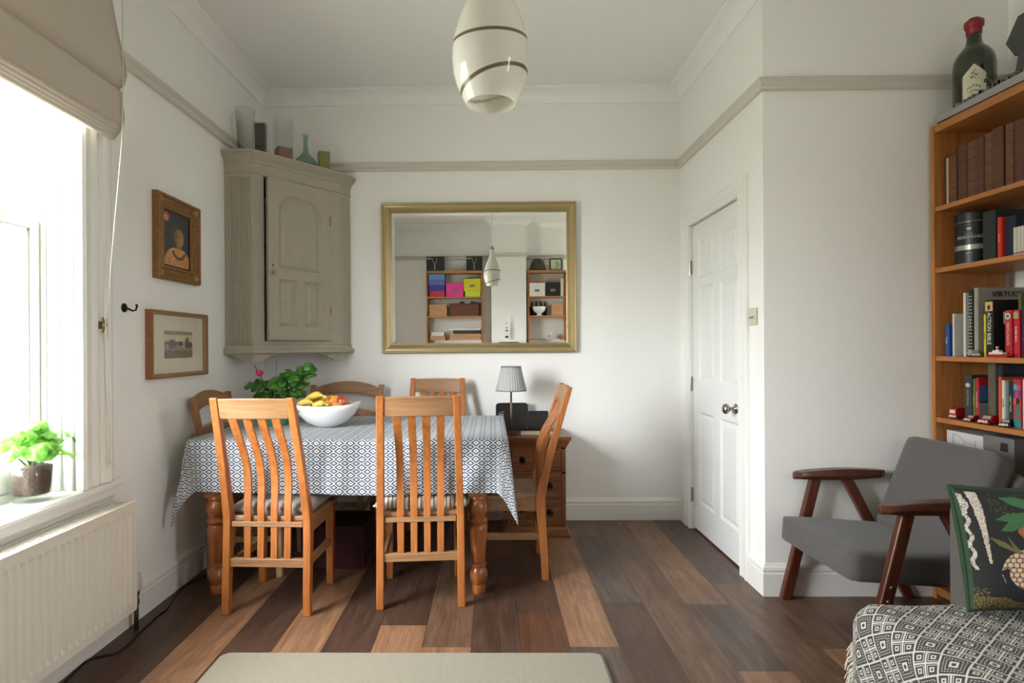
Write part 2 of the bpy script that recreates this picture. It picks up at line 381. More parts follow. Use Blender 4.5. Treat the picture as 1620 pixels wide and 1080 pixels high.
corp = [(-.005, cz-.085), (.010, cz-.085), (.012, cz-.078), (.016, cz-.060), (.03, cz-.040), (.052, cz-.024), (.075, cz-.016), (.085, cz-.012), (.095, cz-.010), (.097, cz+.003), (-.005, cz+.003)]
basep = [(-.005, -.02), (.02, -.02), (.02, .108), (.016, .114), (.019, .124), (.016, .136), (.008, .144), (.004, .152), (-.005, .154)]
room_path = [(XA, YC), (XR, YC), (XR, D), (XL, D)]      # room to the left when travelling this way
def mouldrun(name, prof, path, m): b = nb(); run(b, prof, path); return struct(name, b, m)
mouldrun('trim_1', railp, [(XA, YB), (XA, YC), (XR, YC), (XR, D), (XL, D), (XL, WY1-.4)], M['rail'])
mouldrun('trim_2', railp, [(XL, YB), (-.02, YB), (-.02, YB+.26), (.50, YB+.26), (.50, YB), (XA, YB)], M['rail'])
mouldrun('trim_3', corp, [(XA, YB), (XA, YC), (XR, YC), (XR, D), (XL, D), (XL, YB)], M['ceil'])
mouldrun('trim_4', corp, [(XL, YB), (-.02, YB), (-.02, YB+.26), (.50, YB+.26), (.50, YB), (XA, YB)], M['ceil'])
AR = .095
mouldrun('baseboard_back', basep, [(XR, DY1+AR), (XR, D), (XL, D)], M['trim'])
mouldrun('baseboard_left', basep, [(XL, D), (XL, YB)], M['trim'])
mouldrun('baseboard_alcove', basep, [(XA, YC), (XR, YC), (XR, DY0-AR)], M['trim'])
mouldrun('baseboard_rear', basep, [(XL, YB), (-.02, YB)], M['trim'])

# ---------------------------------------------------------------- door (local: y along wall, x into room is -x)
b = nb()
archp = [(0, 0), (0, .018), (.010, .022), (.018, .019), (.05, .016), (.075, .024), (.090, .022), (.095, .012), (.095, -.005), (0, -.005)]
# architrave around the opening: profile u = outward distance, v = projection from wall
def architrave(bm, y0, y1, z1, prof, xw, sgn, z0=0):
    pts = [((y0, z0), (-1, 0)), ((y0, z1), (-1, 1)), ((y1, z1), (1, 1)), ((y1, z0), (1, 0))]
    loft(bm, [[(xw+sgn*v, p[0]+d[0]*u, p[1]+d[1]*u) for u, v in prof] for p, d in pts])
architrave(b, DY0, DY1, DZ, [(u, v) for u, v in archp], XR, -1)
struct('trim_5', b, M['trim'])
b = nb()
for y0, y1, z0, z1 in ((DY0-.012, DY0, 0, DZ+.01), (DY1, DY1+.012, 0, DZ+.01), (DY0-.012, DY1+.012, DZ, DZ+.012)): box(b, XR+.004, XR+T-.002, y0, y1, z0, z1)
struct('trim_6', b, M['trim'])
def door():
    r = bpy.data.objects.new('door_1', None); C.objects.link(r); r.location = (XR+.012, DY0, 0); r['kind'] = 'structure'
    W = .762; z0, z1 = .014, 1.990
    yc = [0, .068, .332, .400, .664, W-.003]; ycuts = [.003, .062, .325, .410, .66, W-.003]
    # panels (y ranges as seen, z ranges) ; near side is small y
    py = [(.075, .325), (.415, .662)]; pz = [(.195, .785), (.985, 1.588), (1.640, 1.890)]
    ys = sorted({.003, W-.003, *[v for p in py for v in p]}); zs = sorted({z0, z1, *[v for p in pz for v in p]})
    bm = nb(); G = {(y, z): bm.verts.new((0, y, z)) for y in ys for z in zs}; pf = []
    for a, c in zip(ys, ys[1:]):
        for e, f in zip(zs, zs[1:]):
            fc = bm.faces.new((G[a, e], G[c, e], G[c, f], G[a, f]))
            if (a, c) in py and (e, f) in pz: pf.append(fc)
    bmesh.ops.recalc_face_normals(bm, faces=bm.faces)
    for (th, dx) in ((.010, .004), (.012, .007), (.004, 0), (.030, -.007)):
        bmesh.ops.inset_individual(bm, faces=pf, thickness=th, depth=0)
        vv = {v for f in pf for v in f.verts}; bmesh.ops.translate(bm, vec=(dx, 0, 0), verts=list(vv))
    be = [e for e in bm.edges if e.is_boundary]
    g = bmesh.ops.extrude_edge_only(bm, edges=be); vv = [e for e in g['geom'] if isinstance(e, bmesh.types.BMVert)]
    bmesh.ops.translate(bm, vec=(.035, 0, 0), verts=vv); bm.faces.new([v for v in sorted(vv, key=lambda v: atan2(v.co.z-1, v.co.y-.38))])
    link('door_panel', bm, M['door'], r)
    k = nb(); lathe(k, [(.0, 0), (.027, .0), (.028, .004), (.020, .008), (.010, .011), (.0085, .03), (.010, .036), (.018, .04), (.027, .05), (.029, .058), (.025, .068), (.014, .074), (0, .076)], 28)
    rot(k, Matrix.Translation((0, .098, .862)) @ Matrix.Rotation(-pi/2, 4, 'Y')); link('door_knob', k, M['nickel'], r, smooth=True)
    for z in (1.72, .955, .225):
        h = nb(); box(h, -.016, -.004, W-.004, W+.012, z-.045, z+.045); 
        for q in range(5): lathe(h, [(.006, 0), (.006, .019)], 10, -.016, W+.004, z-.049+q*.02)
        link('hinge', h, M['nickel'], r)
door()
def switch():
    r = thing('light_switch', 'small brushed metal toggle light switch plate beside the white door', 'light switch', (XR, 2.898, 1.352))
    b = nb(); box(b, -.006, 0, -.043, .043, -.043, .043); link('plate', b, mat('satin_switch_plate', rgb(186, 182, 160), .4, .5), r, bevel=.003)
    b = nb(); lathe(b, [(.004, 0), (.003, .012), (.0045, .018), (.0, .02)], 12); rot(b, Matrix.Translation((-.006, 0, -.002)) @ Matrix.Rotation(R(-110), 4, 'Y')); link('toggle', b, M['nickel'], r, smooth=True)
switch()

# ---------------------------------------------------------------- window
def sash(bm, x0, x1, y0, y1, z0, z1, st, rt, rb):
    box(bm, x0, x1, y0, y0+st, z0, z1); box(bm, x0, x1, y1-st, y1, z0, z1)
    box(bm, x0, x1, y0+st, y1-st, z1-rt, z1); box(bm, x0, x1, y0+st, y1-st, z0, z0+rb)
    # ovolo lip facing the room
    g = .012
    box(bm, x0+.006, x1-.012, y0+st, y0+st+g, z0+rb, z1-rt); box(bm, x0+.006, x1-.012, y1-st-g, y1-st, z0+rb, z1-rt)
    box(bm, x0+.006, x1-.012, y0+st, y1-st, z1-rt-g, z1-rt); box(bm, x0+.006, x1-.012, y0+st, y1-st, z0+rb, z0+rb+g)
def window(name, y0, y1):
    r = bpy.data.objects.new(name, None); C.objects.link(r); r['kind'] = 'structure'
    s = nb(); sash(s, -1.775, -1.73, y0+.005, y1-.005, .690, 1.712, .052, .045, .085); link('lower_sash', s, M['trim'], r, bevel=.003)
    s = nb(); sash(s, -1.825, -1.780, y0+.005, y1-.005, 1.665, WZ1, .050, .05, .045); link('upper_sash', s, M['trim'], r, bevel=.003)
    for x, z0, z1 in ((-1.752, .775, 1.667), (-1.802, 1.71, 2.57)):
        s = nb(); box(s, x-.002, x+.002, y0+.055, y1-.055, z0, z1); link('window_pane', s, M['pane'], r)
    # window box, parting beads, shutter linings
    s = nb()
    for ya, yb in ((y0-.02, y0+.006), (y1-.006, y1+.02)): box(s, -1.83, XL+.0, ya, yb, WZ0, WZ1)
    box(s, -1.83, XL, y0, y1, WZ1-.004, WZ1+.02)
    box(s, -1.83, -1.73, y0, y1, WZ0-.02, WZ0+.035)
    for sg, ye in ((1, y0+.006), (-1, y1-.006)):
        for xa, xb, h in ((-1.728, -1.716, .016), (-1.690, -1.676, .008), (-1.672, -1.660, .014), (-1.622, -1.610, .012)):
            box(s, xa, xb, min(ye, ye+sg*h), max(ye, ye+sg*h), WZ0, WZ1)
    link('window_lining', s, M['trim'], r, bevel=.003)
    # fluted architrave on the room side
    s = nb(); f = [(-.012, 0), (-.012, .026), (.004, .032), (.016, .027), (.050, .018), (.060, .026), (.068, .030), (.078, .022), (.10, .017), (.115, .022), (.124, .031), (.140, .036), (.152, .030), (.160, .018), (.185, .012), (.192, 0), (.192, -.004), (-.012, -.004)]
    architrave(s, y0, y1, WZ1, f, XL, 1, WZ0)
    link('window_frame', s, M['trim'], r, smooth=False)
    # sill board with rounded nose, apron below
    s = nb(); zt = WZ0; prof = [(-1.83, zt), (-1.585, zt), (-1.568, zt-.004), (-1.560, zt-.014), (-1.562, zt-.026), (-1.575, zt-.032), (-1.588, zt-.034), (-1.60, zt-.04), (-1.83, zt-.04)]
    extr(s, prof, y0-.22, y1+.225, 'Y'); link('window_sill', s, M['trim'], r, smooth=False)
    s = nb(); extr(s, [(-1.604, .628), (-1.587, .628), (-1.584, .60), (-1.590, .585), (-1.590, .56), (-1.604, .56)], y0-.19, y1+.19, 'Y'); link('apron', s, M['trim'], r)
    return r
w1 = window('window_1', WY0, WY1)
b = nb(); 
sash(b, XA+.03, XA+.075, -.5, .0, .8, 2.4, .06, .06, .08)
w3 = link('fill_window', b, M['trim']); w3['kind'] = 'structure'  # added window out of view, sized to bring in fill light
s = nb(); box(s, XA+.045, XA+.049, -.45, -.05, .87, 2.35); link('window_pane', s, M['pane'], w3)
# glass knob catch on the shutter lining
o = nb(); sphere(o, (-1.644, WY1-.030, 1.352), .010, .008, .014); lathe(o, [(.004, 0), (.004, .012)], 8, -1.644, WY1-.03, 1.34)
link('shutter_knob', o, M['glassthick'], w1, smooth=True, label='small clear glass knob')

# ================================================================ LARGE FURNITURE
# ---------------------------------------------------------------- dining table
TX0, TX1, TY0, TY1, TZ = -1.462, .060, 2.748, 3.665, .765
def table():
    r = thing('dining_table', 'pine farmhouse dining table with fat turned legs under the patterned cloth', 'table', ((TX0+TX1)/2, (TY0+TY1)/2, 0))
    cx, cy = (TX0+TX1)/2, (TY0+TY1)/2
    b = nb(); extr(b, rrect(TX1-TX0-.01, TY1-TY0-.01, .07, 6), TZ-.035, TZ-.004, 'Z'); link('tabletop', b, M['tleg'], r)
    b = nb(); hx, hy = (TX1-TX0)/2-.10, (TY1-TY0)/2-.09
    for s in (-1, 1): box(b, -hx, hx, s*(hy+.018)-.011, s*(hy+.018)+.011, TZ-.145, TZ-.036); box(b, s*hx-.011, s*hx+.011, -hy, hy, TZ-.145, TZ-.036)
    link('apron', b, M['chest'], r)
    prof = [(.028, 0), (.031, .004), (.033, .03), (.029, .046), (.038, .06), (.044, .085), (.043, .105), (.034, .126), (.031, .131), (.037, .136), (.038, .142), (.037, .149), (.031, .153), (.034, .17), (.039, .23), (.044, .30), (.045, .322), (.041, .336), (.035, .342), (.042, .348), (.046, .355), (.046, .363), (.040, .370), (.032, .375), (.033, .382), (.044, .398), (.049, .418), (.046, .440), (.036, .455), (.033, .462), (.041, .467), (.041, .476), (.036, .482)]
    for sx in (-1, 1):
        for sy in (-1, 1):
            b = nb(); lx, ly = sx*hx-(.028 if sx > 0 else 0), sy*(hy+.018); lathe(b, prof, 28, lx, ly); box(b, lx-.043, lx+.043, ly-.043, ly+.043, .482, TZ-.036)
            link('leg', b, M['tleg'], r, smooth=True).modifiers.new('es', 'EDGE_SPLIT').split_angle = R(40)
table()
def clothmat():
    m, n, l, b = nt('diamond_tablecloth'); b.inputs['Roughness'].default_value = .85; b.inputs['Sheen Weight'].default_value = .1
    uv = n.new('ShaderNodeUVMap'); uv.uv_map = 'UVMap'
    sp = n.new('ShaderNodeSeparateXYZ'); l.new(uv.outputs[0], sp.inputs[0])
    def mth(op, a, bb=None, c=None):
        q = n.new('ShaderNodeMath'); q.operation = op
        for i, v in enumerate((a, bb, c)):
            if v is None: continue
            if isinstance(v, (int, float)): q.inputs[i].default_value = v
            else: l.new(v, q.inputs[i])
        return q.outputs[0]
    s = mth('MULTIPLY', sp.outputs[0], 1/.0545); t = mth('MULTIPLY', sp.outputs[1], 1/.0385)
    p = mth('ADD', s, t); q = mth('SUBTRACT', s, t)
    ip = mth('ROUND', p); iq = mth('ROUND', q)
    fp = mth('ABSOLUTE', mth('SUBTRACT', p, ip)); fq = mth('ABSOLUTE', mth('SUBTRACT', q, iq)); r = mth('MAXIMUM', fp, fq)
    par = mth('MODULO', mth('ABSOLUTE', mth('ADD', ip, iq)), 2.0)   # p+q = 2s : parity picks the column
    par = mth('GREATER_THAN', par, .5)
    def band(lo, hi): return mth('MULTIPLY', mth('GREATER_THAN', r, lo), mth('LESS_THAN', r, hi))
    big = mth('ADD', band(.075, .17), mth('GREATER_THAN', r, .385)); small = mth('ADD', band(.10, .27), mth('GREATER_THAN', r, .485))
    f = mth('ADD', mth('MULTIPLY', big, mth('SUBTRACT', 1, par)), mth('MULTIPLY', small, par))
    mx = n.new('ShaderNodeMix'); mx.data_type = 'RGBA'; l.new(f, mx.inputs[0]); mx.inputs[6].default_value = (*rgb(74, 86, 104), 1); mx.inputs[7].default_value = (*rgb(226, 228, 228), 1)
    # reverse side is a washed-out grey
    g = n.new('ShaderNodeNewGeometry'); m2 = n.new('ShaderNodeMix'); m2.data_type = 'RGBA'; l.new(mth('MULTIPLY', f, .35), m2.inputs[0]); m2.inputs[6].default_value = (*rgb(176, 176, 174), 1); m2.inputs[7].default_value = (*rgb(140, 142, 146), 1)
    m3 = n.new('ShaderNodeMix'); m3.data_type = 'RGBA'; l.new(g.outputs['Backfacing'], m3.inputs[0]); l.new(mx.outputs[2], m3.inputs[6]); l.new(m2.outputs[2], m3.inputs[7]); l.new(m3.outputs[2], b.inputs['Base Color'])
    return m
def tablecloth():
    cx, cy = (TX0+TX1)/2, (TY0+TY1)/2; hx, hy = (TX1-TX0)/2, (TY1-TY0)/2; OV = .262; rc = .035
    NX, NY = 190, 130; vs = []; uvs = []
    LX, LY = hx+OV, hy+OV
    for j in range(NY+1):
        for i in range(NX+1):
            u = -LX+2*LX*i/NX; v = -LY+2*LY*j/NY
            if v < 0: v *= 1+.012*sin(u*3.3+1)      # slightly uneven hem at the front
            # nearest point on rounded rectangle
            qx = max(-(hx-rc), min(hx-rc, u)); qy = max(-(hy-rc), min(hy-rc, v)); dx, dy = u-qx, v-qy; d = hypot(dx, dy)
            if d <= rc: x, y, z = u, v, TZ+.003
            else:
                nx_, ny_ = dx/d, dy/d; e = d-rc; x = qx+nx_*rc; y = qy+ny_*rc
                fold = .008*sin((u if abs(dy) > abs(dx) else v)*11)+.004*sin((u+v)*23)
                out = .010+fold*smoothstep(0, .2, e)
                ro = .012
                if e < ro*1.57: a = e/ro; out2 = ro*sin(a); dz = ro*(1-cos(a))
                else: out2 = ro; dz = ro+(e-ro*1.57)
                # corner flap: cloth stands out along the diagonal
                a = abs(atan2(abs(dy), abs(dx)))/(pi/2) if (abs(dx) > 1e-9 and abs(dy) > 1e-9) else None
                ox = oy = 0
                if a is not None:
                    k = 1-abs(a-.5)*2; k = k**.85; push = .26*e*k
                    ox = nx_*push*.9+(.0 if dx > 0 else 0); oy = ny_*push*.55
                    # lateral settling so the flap reads as a fold
                    z_extra = .10*k*e
                x += nx_*(out2+out*.8)+ox; y += ny_*(out2+out*.8)+oy; z = TZ+.003-dz-(z_extra if a is not None else 0)
            if x+cx < XL+.012: x = XL+.012-cx
            vs.append((cx+x, cy+y, z)); uvs.append((u, v))
    fs = [(j*(NX+1)+i, j*(NX+1)+i+1, (j+1)*(NX+1)+i+1, (j+1)*(NX+1)+i) for j in range(NY) for i in range(NX)]
    me = bpy.data.meshes.new('tablecloth'); me.from_pydata(vs, [], fs); uv = me.uv_layers.new(name='UVMap')
    for lp in me.loops: uv.data[lp.index].uv = uvs[lp.vertex_index]
    o = link('tablecloth', me, clothmat(), smooth=True)
    tag(o, 'blue and white diamond patterned cloth draped over the dining table', 'tablecloth')
tablecloth()

# ---------------------------------------------------------------- oak slat chairs; local: faces +Y, back at -Y
def side_y(z):   # rear post centre line (y as a function of z)
    if z < .43: return -.195+.022*smoothstep(0, .43, z)
    t = (z-.43)/.565; return -.173-.157*(t**1.15)
def post_x(z): return .188-.004*z if z < .43 else .186-.018*(z-.43)/.565
def make_slat_chair(label, group):
    r = thing('dining_chair', label, 'chair', group=group)
    zs = [0, .1, .2, .3, .38, .43, .48, .56, .66, .78, .90, .995]
    for s in (-1, 1):
        b = nb(); bar(b, [(s*post_x(z), side_y(z), z) for z in zs], .034, [.034, .037, .041, .046, .05, .052, .05, .044, .039, .036, .033, .030]); link('rear_post', b, M['oak'], r, bevel=.004)
        b = nb(); bar(b, [(s*.178, .160, 0), (s*.178, .160, .415)], [.034, .040], [.034, .040]); link('front_leg', b, M['oak'], r, bevel=.004)
        b = nb(); barv(b, (s*.176, -.165, .222), (s*.176, .145, .222), .020, .036); link('side_stretcher', b, M['oakx'], r, bevel=.003)
    b = nb()
    for s in (-1, 1): box(b, s*.178-.010, s*.178+.010, -.155, .145, .355, .418)
    box(b, -.165, .165, .150, .170, .355, .418); box(b, -.165, .165, -.190, -.168, .395, .418); link('seat_rail', b, M['oakx'], r, bevel=.002)
    # saddle seat
    b = nb(); out = []; n_ = 24
    def sz(x, y): return .440-.012*max(0, 1-(x/.15)**2)*max(0, 1-((y+.02)/.16)**2)
    top = []; NXs, NYs = 16, 14
    grid = [[(x, y) for x in [(-1+2*i/NXs) for i in range(NXs+1)]] for y in [(-1+2*j/NYs) for j in range(NYs+1)]]
    T_ = []; B_ = []
    for row in grid:
        tr = []; br = []
        for gx, gy in row:
            wdt = .212-.014*(1-gy)/2*1.6; x = gx*wdt; y = .005+gy*.175+(.012*cos(gx*pi*.5) if gy > .9 else 0)
            tr.append(b.verts.new((x, y, sz(x, y)))); br.append(b.verts.new((x, y, .418)))
        T_.append(tr); B_.append(br)
    for A_, fl_ in ((T_, 0), (B_, 1)):
        for j in range(NYs):
            for i in range(NXs): b.faces.new((A_[j][i], A_[j][i+1], A_[j+1][i+1], A_[j+1][i]))
    for i in range(NXs):
        b.faces.new((T_[0][i], T_[0][i+1], B_[0][i+1], B_[0][i])); b.faces.new((T_[-1][i], T_[-1][i+1], B_[-1][i+1], B_[-1][i]))
    for j in range(NYs):
        b.faces.new((T_[j][0], T_[j+1][0], B_[j+1][0], B_[j][0])); b.faces.new((T_[j][-1], T_[j+1][-1], B_[j+1][-1], B_[j][-1]))
    link('seat', b, M['oakx'], r, bevel=.004)
    # crest rail, gently bowed
    b = nb(); rings = []
    for i in range(13):
        t = -1+2*i/12; x = t*.153; bow = -.012*(1-t*t); zt = .990+.003*(1-t*t)
        rings.append([(x, side_y(.905)-.011+bow, .902), (x, side_y(.905)+.011+bow, .902), (x, side_y(.985)+.011+bow, zt), (x, side_y(.985)-.011+bow, zt)])
    loft(b, rings); link('crest_rail', b, M['oakx'], r, bevel=.003)
    b = nb(); box(b, -.173, .173, side_y(.23)-.012, side_y(.23)+.012, .213, .252); link('lower_rail', b, M['oakx'], r, bevel=.003)
    # four curved slats
    for k in range(4):
        t = (k-1.5); b = nb(); rings = []
        for q in range(15):
            z = .248+(.905-.248)*q/14; f = q/14
            x = t*(.0615+.003*f); wv = .030+.007*f; y = side_y(z)-.006+.056*sin(pi*min(1, max(0, (z-.44)/.46)))**1.3-.004*f
            rings.append((x, y, z, wv))
        loft(b, [[(x-wv/2, y-.006, z), (x+wv/2, y-.006, z), (x+wv/2, y+.006, z), (x-wv/2, y+.006, z)] for x, y, z, wv in rings]); link('slat', b, M['oak'], r, bevel=.002)
    return r
G1 = 'oak slat-back dining chairs'
c1 = make_slat_chair('oak slat-back chair with a plain grey-brown cushion, nearest the radiator', G1); c1.location = (-1.016, 2.785, 0); c1.rotation_euler = (0, 0, R(-2.5))
c2 = dup(c1, (-.348, 2.856, 0), R(4.5), 'oak slat-back chair with a striped cushion at the front of the table')
c3 = dup(c1, (.078, 3.165, 0), R(90), 'oak slat-back chair side-on at the right end of the table by the drawers')
c4 = dup(c1, (-.365, 3.59, 0), R(180), 'oak slat-back chair behind the table, its crest showing under the mirror')
def cushion(name, loc, rz, m, label, w_=.385, d_=.37, th=.030, tuft=True):
    b = nb(); N = 26; rows = []
    for s in (1, -1):
        g = []
        for j in range(N+1):
            row = []
            for i in range(N+1):
                u, v = -1+2*i/N, -1+2*j/N; e = max(0, (1-abs(u)**4)*(1-abs(v)**4))**.42
                pin = 1-.05*(1-abs(v))*abs(u)**3; x = u*w_/2*(1-.05*(1-v*v)*abs(u)); y = v*d_/2*(1-.05*(1-u*u)*abs(v))
                z = s*th*e
                if tuft and s > 0:
                    for tx in (-.4, .4):
                        for ty in (-.4, .4): z -= .016*math.exp(-((u-tx)**2+(v-ty)**2)/.02)
                    z += .003*sin(u*14)*e
                row.append(b.verts.new((x, y, z+th*.62)))
            g.append(row)
        rows.append(g)
    for g in rows:
        for j in range(N):
            for i in range(N): b.faces.new((g[j][i], g[j][i+1], g[j+1][i+1], g[j+1][i]))
    bmesh.ops.remove_doubles(b, verts=b.verts, dist=.0008)
    o = link(name, b, m, smooth=True); o.location = loc; o.rotation_euler = (0, 0, rz); tag(o, label, 'cushion'); return o
cushion('seat_cushion', (c1.location.x, c1.location.y+.022, .437), R(-2.5), mat('taupe_cushion', rgb(150, 142, 136), .95, noise=.06, bump=.2, bscale=300), 'plain grey-brown tufted seat cushion on the chair nearest the radiator', .40, .345, .040)
def stripemat(name, ca, cb, sc):
    m, n, l, b = nt(name); b.inputs['Roughness'].default_value = .95; tc = n.new('ShaderNodeTexCoord'); wv = n.new('ShaderNodeTexWave'); wv.bands_direction = 'X'; wv.inputs['Scale'].default_value = sc; wv.inputs['Distortion'].default_value = .3
    l.new(tc.outputs['Object'], wv.inputs[0]); cr = n.new('ShaderNodeValToRGB'); cr.color_ramp.elements[0].position = .2; cr.color_ramp.elements[1].position = .45
    cr.color_ramp.elements[0].color = (*ca, 1); cr.color_ramp.elements[1].color = (*cb, 1); l.new(wv.outputs[0], cr.inputs[0]); l.new(cr.outputs[0], b.inputs['Base Color']); return m
cushion('seat_cushion', (c2.location.x, c2.location.y+.022, .437), R(4.5), stripemat('ticking_stripe', rgb(120, 112, 104), rgb(212, 204, 190), 16), 'cream seat cushion with thin grey stripes on the front middle chair', .455, .345, .040)

# ---------------------------------------------------------------- pine chairs with a curved top rail
def make_bow_chair(label, group, w_top=.48):
    r = thing('farmhouse_chair', label, 'chair', group=group)
    def yb(z): return -.185 if z < .44 else -.185-.075*((z-.44)/.51)**1.1
    def xb(z): return .185 if z < .44 else .185+(w_top/2-.02-.185)*(z-.44)/.51
    for s in (-1, 1):
        b = nb(); bar(b, [(s*xb(z), yb(z), z) for z in (0, .25, .44, .6, .75, .88, .952)], .034, [.03, .034, .036, .034, .032, .03, .028]); link('rear_post', b, M['pine'], r, bevel=.005)
        b = nb(); bar(b, [(s*.185, .175, 0), (s*.18, .17, .43)], [.03, .038], [.03, .038]); link('front_leg', b, M['lightwood'], r, bevel=.004)
        b = nb(); barv(b, (s*.183, -.17, .20), (s*.183, .16, .20), .016, .028); link('side_stretcher', b, M['lightwood'], r)
    b = nb(); box(b, -.205, .205, -.19, .195, .43, .452); link('seat', b, M['pinex'], r, bevel=.008)
    b = nb(); barv(b, (-.185, 0, .20), (.185, 0, .20), .016, .024); link('cross_stretcher', b, M['lightwood'], r)
    for (zl, zh, arc) in ((.880, .925, .050), (.72, .762, .03)):
        b = nb(); rings = []
        for i in range(15):
            t = -1+2*i/14; x = t*(xb(zl)-.006); zt = zh+arc*(1-t*t)**.9; zb = zl-.01+(.030 if arc > .04 else .026)*(1-t*t)*.9; zb = min(zb, zt-.02)
            bow = -.018*(1-t*t)
            rings.append([(x, yb(zb)-.009+bow, zb), (x, yb(zb)+.009+bow, zb), (x, yb(zt)+.009+bow, zt), (x, yb(zt)-.009+bow, zt)])
        loft(b, rings); link('top_rail' if arc > .04 else 'back_rail', b, M['pinex'], r, bevel=.003)
    return r
G2 = 'pine chairs with arched top rails'
b1 = make_bow_chair('pale pine chair with arched top rail behind the fruit bowl', G2, .51); b1.location = (-.99, 3.675, 0); b1.rotation_euler = (0, 0, R(180))
b2 = make_bow_chair('pale pine chair with arched top rail at the left table end', G2, .47); b2.location = (-1.308, 3.20, 0); b2.rotation_euler = (0, 0, R(-88))

# ---------------------------------------------------------------- corner cupboard
def cupboard():
    r = thing('corner_cupboard', 'grey painted antique corner cupboard hung high with a panelled door ajar', 'cupboard', (XL, D, 1.117))
    def L(p): return (p[0]-XL, p[1]-D)
    A, B_, C_, D_ = (-1.597, 3.425), (-1.43, 3.425), (-1.022, 3.905), (-.982, 4.007)
    z0, z1 = 1.175-1.117, 2.335-1.117
    def plan(o):  # outline offset outward by o
        import mathutils
        pts = [Vector(A), Vector(B_), Vector(C_), Vector(D_)]; out = []
        for i, p in enumerate(pts):
            ds = []
            if i > 0: ds.append((p-pts[i-1]).normalized())
            if i < 3: ds.append((pts[i+1]-p).normalized())
            ns = [Vector((d.y, -d.x)) for d in ds]; m = ns[0] if len(ns) == 1 else (ns[0]+ns[1])/((ns[0]+ns[1]).length_squared)*2
            q = p+m*o
            if i == 0: q = Vector((A[0], p.y+m.y*o))
            if i == 3: q = Vector((D_[0]+m.x*o*1.0, D_[1]))
            out.append(q)
        return [L(q) for q in out]
    def layer(bm, prof):  # prof (offset,z)
        rings = [[(*p, z) for p in plan(o)]+[(0.001, -.001, z)] for o, z in prof]; loft(bm, rings)
    # carcass sides: left panel wall and right panel; front frame around the door opening
    fB, fC = Vector(B_), Vector(C_); fd = (fC-fB); FL = fd.length; fd.normalize(); fn = Vector((fd.y, -fd.x))
    def F(u, w, z): q = fB+fd*u+fn*w; return (*L(q), z)
    def fbox(bm, u0, u1, w0, w1, za, zb):
        vv = [bm.verts.new(F(u, w, z)) for u in (u0, u1) for w in (w0, w1) for z in (za, zb)]
        for f in ((0, 1, 3, 2), (4, 6, 7, 5), (0, 4, 5, 1), (2, 3, 7, 6), (0, 2, 6, 4), (1, 5, 7, 3)): bm.faces.new([vv[i] for i in f])
    du0, du1, dz0, dz1 = .075, FL-.085, .185-.05, 2.255-1.117
    b = nb()
    def poly(pts, za, zb): loft(b, [[(*L(p), za) for p in pts], [(*L(p), zb) for p in pts]])
    poly([A, B_, (B_[0], B_[1]+.02), (A[0], A[1]+.02)], z0, z1)
    poly([C_, D_, (D_[0]-.02, D_[1]), (C_[0]-.02, C_[1])], z0, z1)
    poly([A, B_, C_, D_, (XL+.001, D-.001)], z0, z0+.02); poly([A, B_, C_, D_, (XL+.001, D-.001)], z1-.02, z1)
    fbox(b, 0, du0, -.02, 0, z0, z1); fbox(b, du1, FL, -.02, 0, z0, z1); fbox(b, du0, du1, -.02, 0, dz1, z1); fbox(b, du0, du1, -.02, 0, z0, dz0)
    link('carcass', b, M['grey'], r, bevel=.0015)
    # fluted pilaster on the left return and on the right one
    b = nb()
    w_ = B_[0]-A[0]
    pts = [(A[0]+.030, A[1])]; N = 9
    for k in range(N):
        x0 = A[0]+.040+k*(w_-.048)/N; x1 = x0+(w_-.048)/N
        pts += [(x0, A[1]-.008), (x0+.004, A[1]-.009), ((x0+x1)/2+.002, A[1]-.003), (x1-.002, A[1]-.009)]
    pts += [(A[0]+w_-.002, A[1]-.008), (A[0]+w_-.002, A[1])]
    loft(b, [[(*L(p), z0+.055) for p in pts], [(*L(p), z1-.10) for p in pts]]); link('fluted_pilaster', b, M['grey'], r)
    b = nb(); cd = (Vector(D_)-Vector(C_)); cl = cd.length; cd.normalize(); cn = Vector((cd.y, -cd.x)); pts = [Vector(C_)+cd*.012]; 
    for k in range(5):
        t0 = .015+k*(cl-.03)/5
        pts += [Vector(C_)+cd*t0+cn*.006, Vector(C_)+cd*(t0+.008)+cn*.002]
    pts += [Vector(C_)+cd*(cl-.012)+cn*.006, Vector(C_)+cd*(cl-.012)]
    loft(b, [[(*L(p), z0+.055) for p in pts], [(*L(p), z1-.10) for p in pts]]); link('fluted_pilaster', b, M['grey'], r)
    zt = 2.392-1.117
    b = nb(); layer(b, [(.002, z1-.075), (.006, z1-.072), (.006, z1-.066), (.002, z1-.062), (.004, z1-.012), (.010, z1-.008), (.012, z1+.002), (.020, z1+.010), (.034, z1+.022), (.040, z1+.030), (.040, z1+.038), (.046, z1+.040), (.047, z1+.052), (.043, zt), (0, zt)]); link('cornice', b, M['grey'], r)
    b = nb(); layer(b, [(.002, z0+.052), (.008, z0+.048), (.010, z0+.034), (.014, z0+.030), (.022, z0+.024), (.026, z0+.018), (.026, z0+.004), (.020, z0-.002), (0, z0-.002)]); link('base_moulding', b, M['grey'], r)
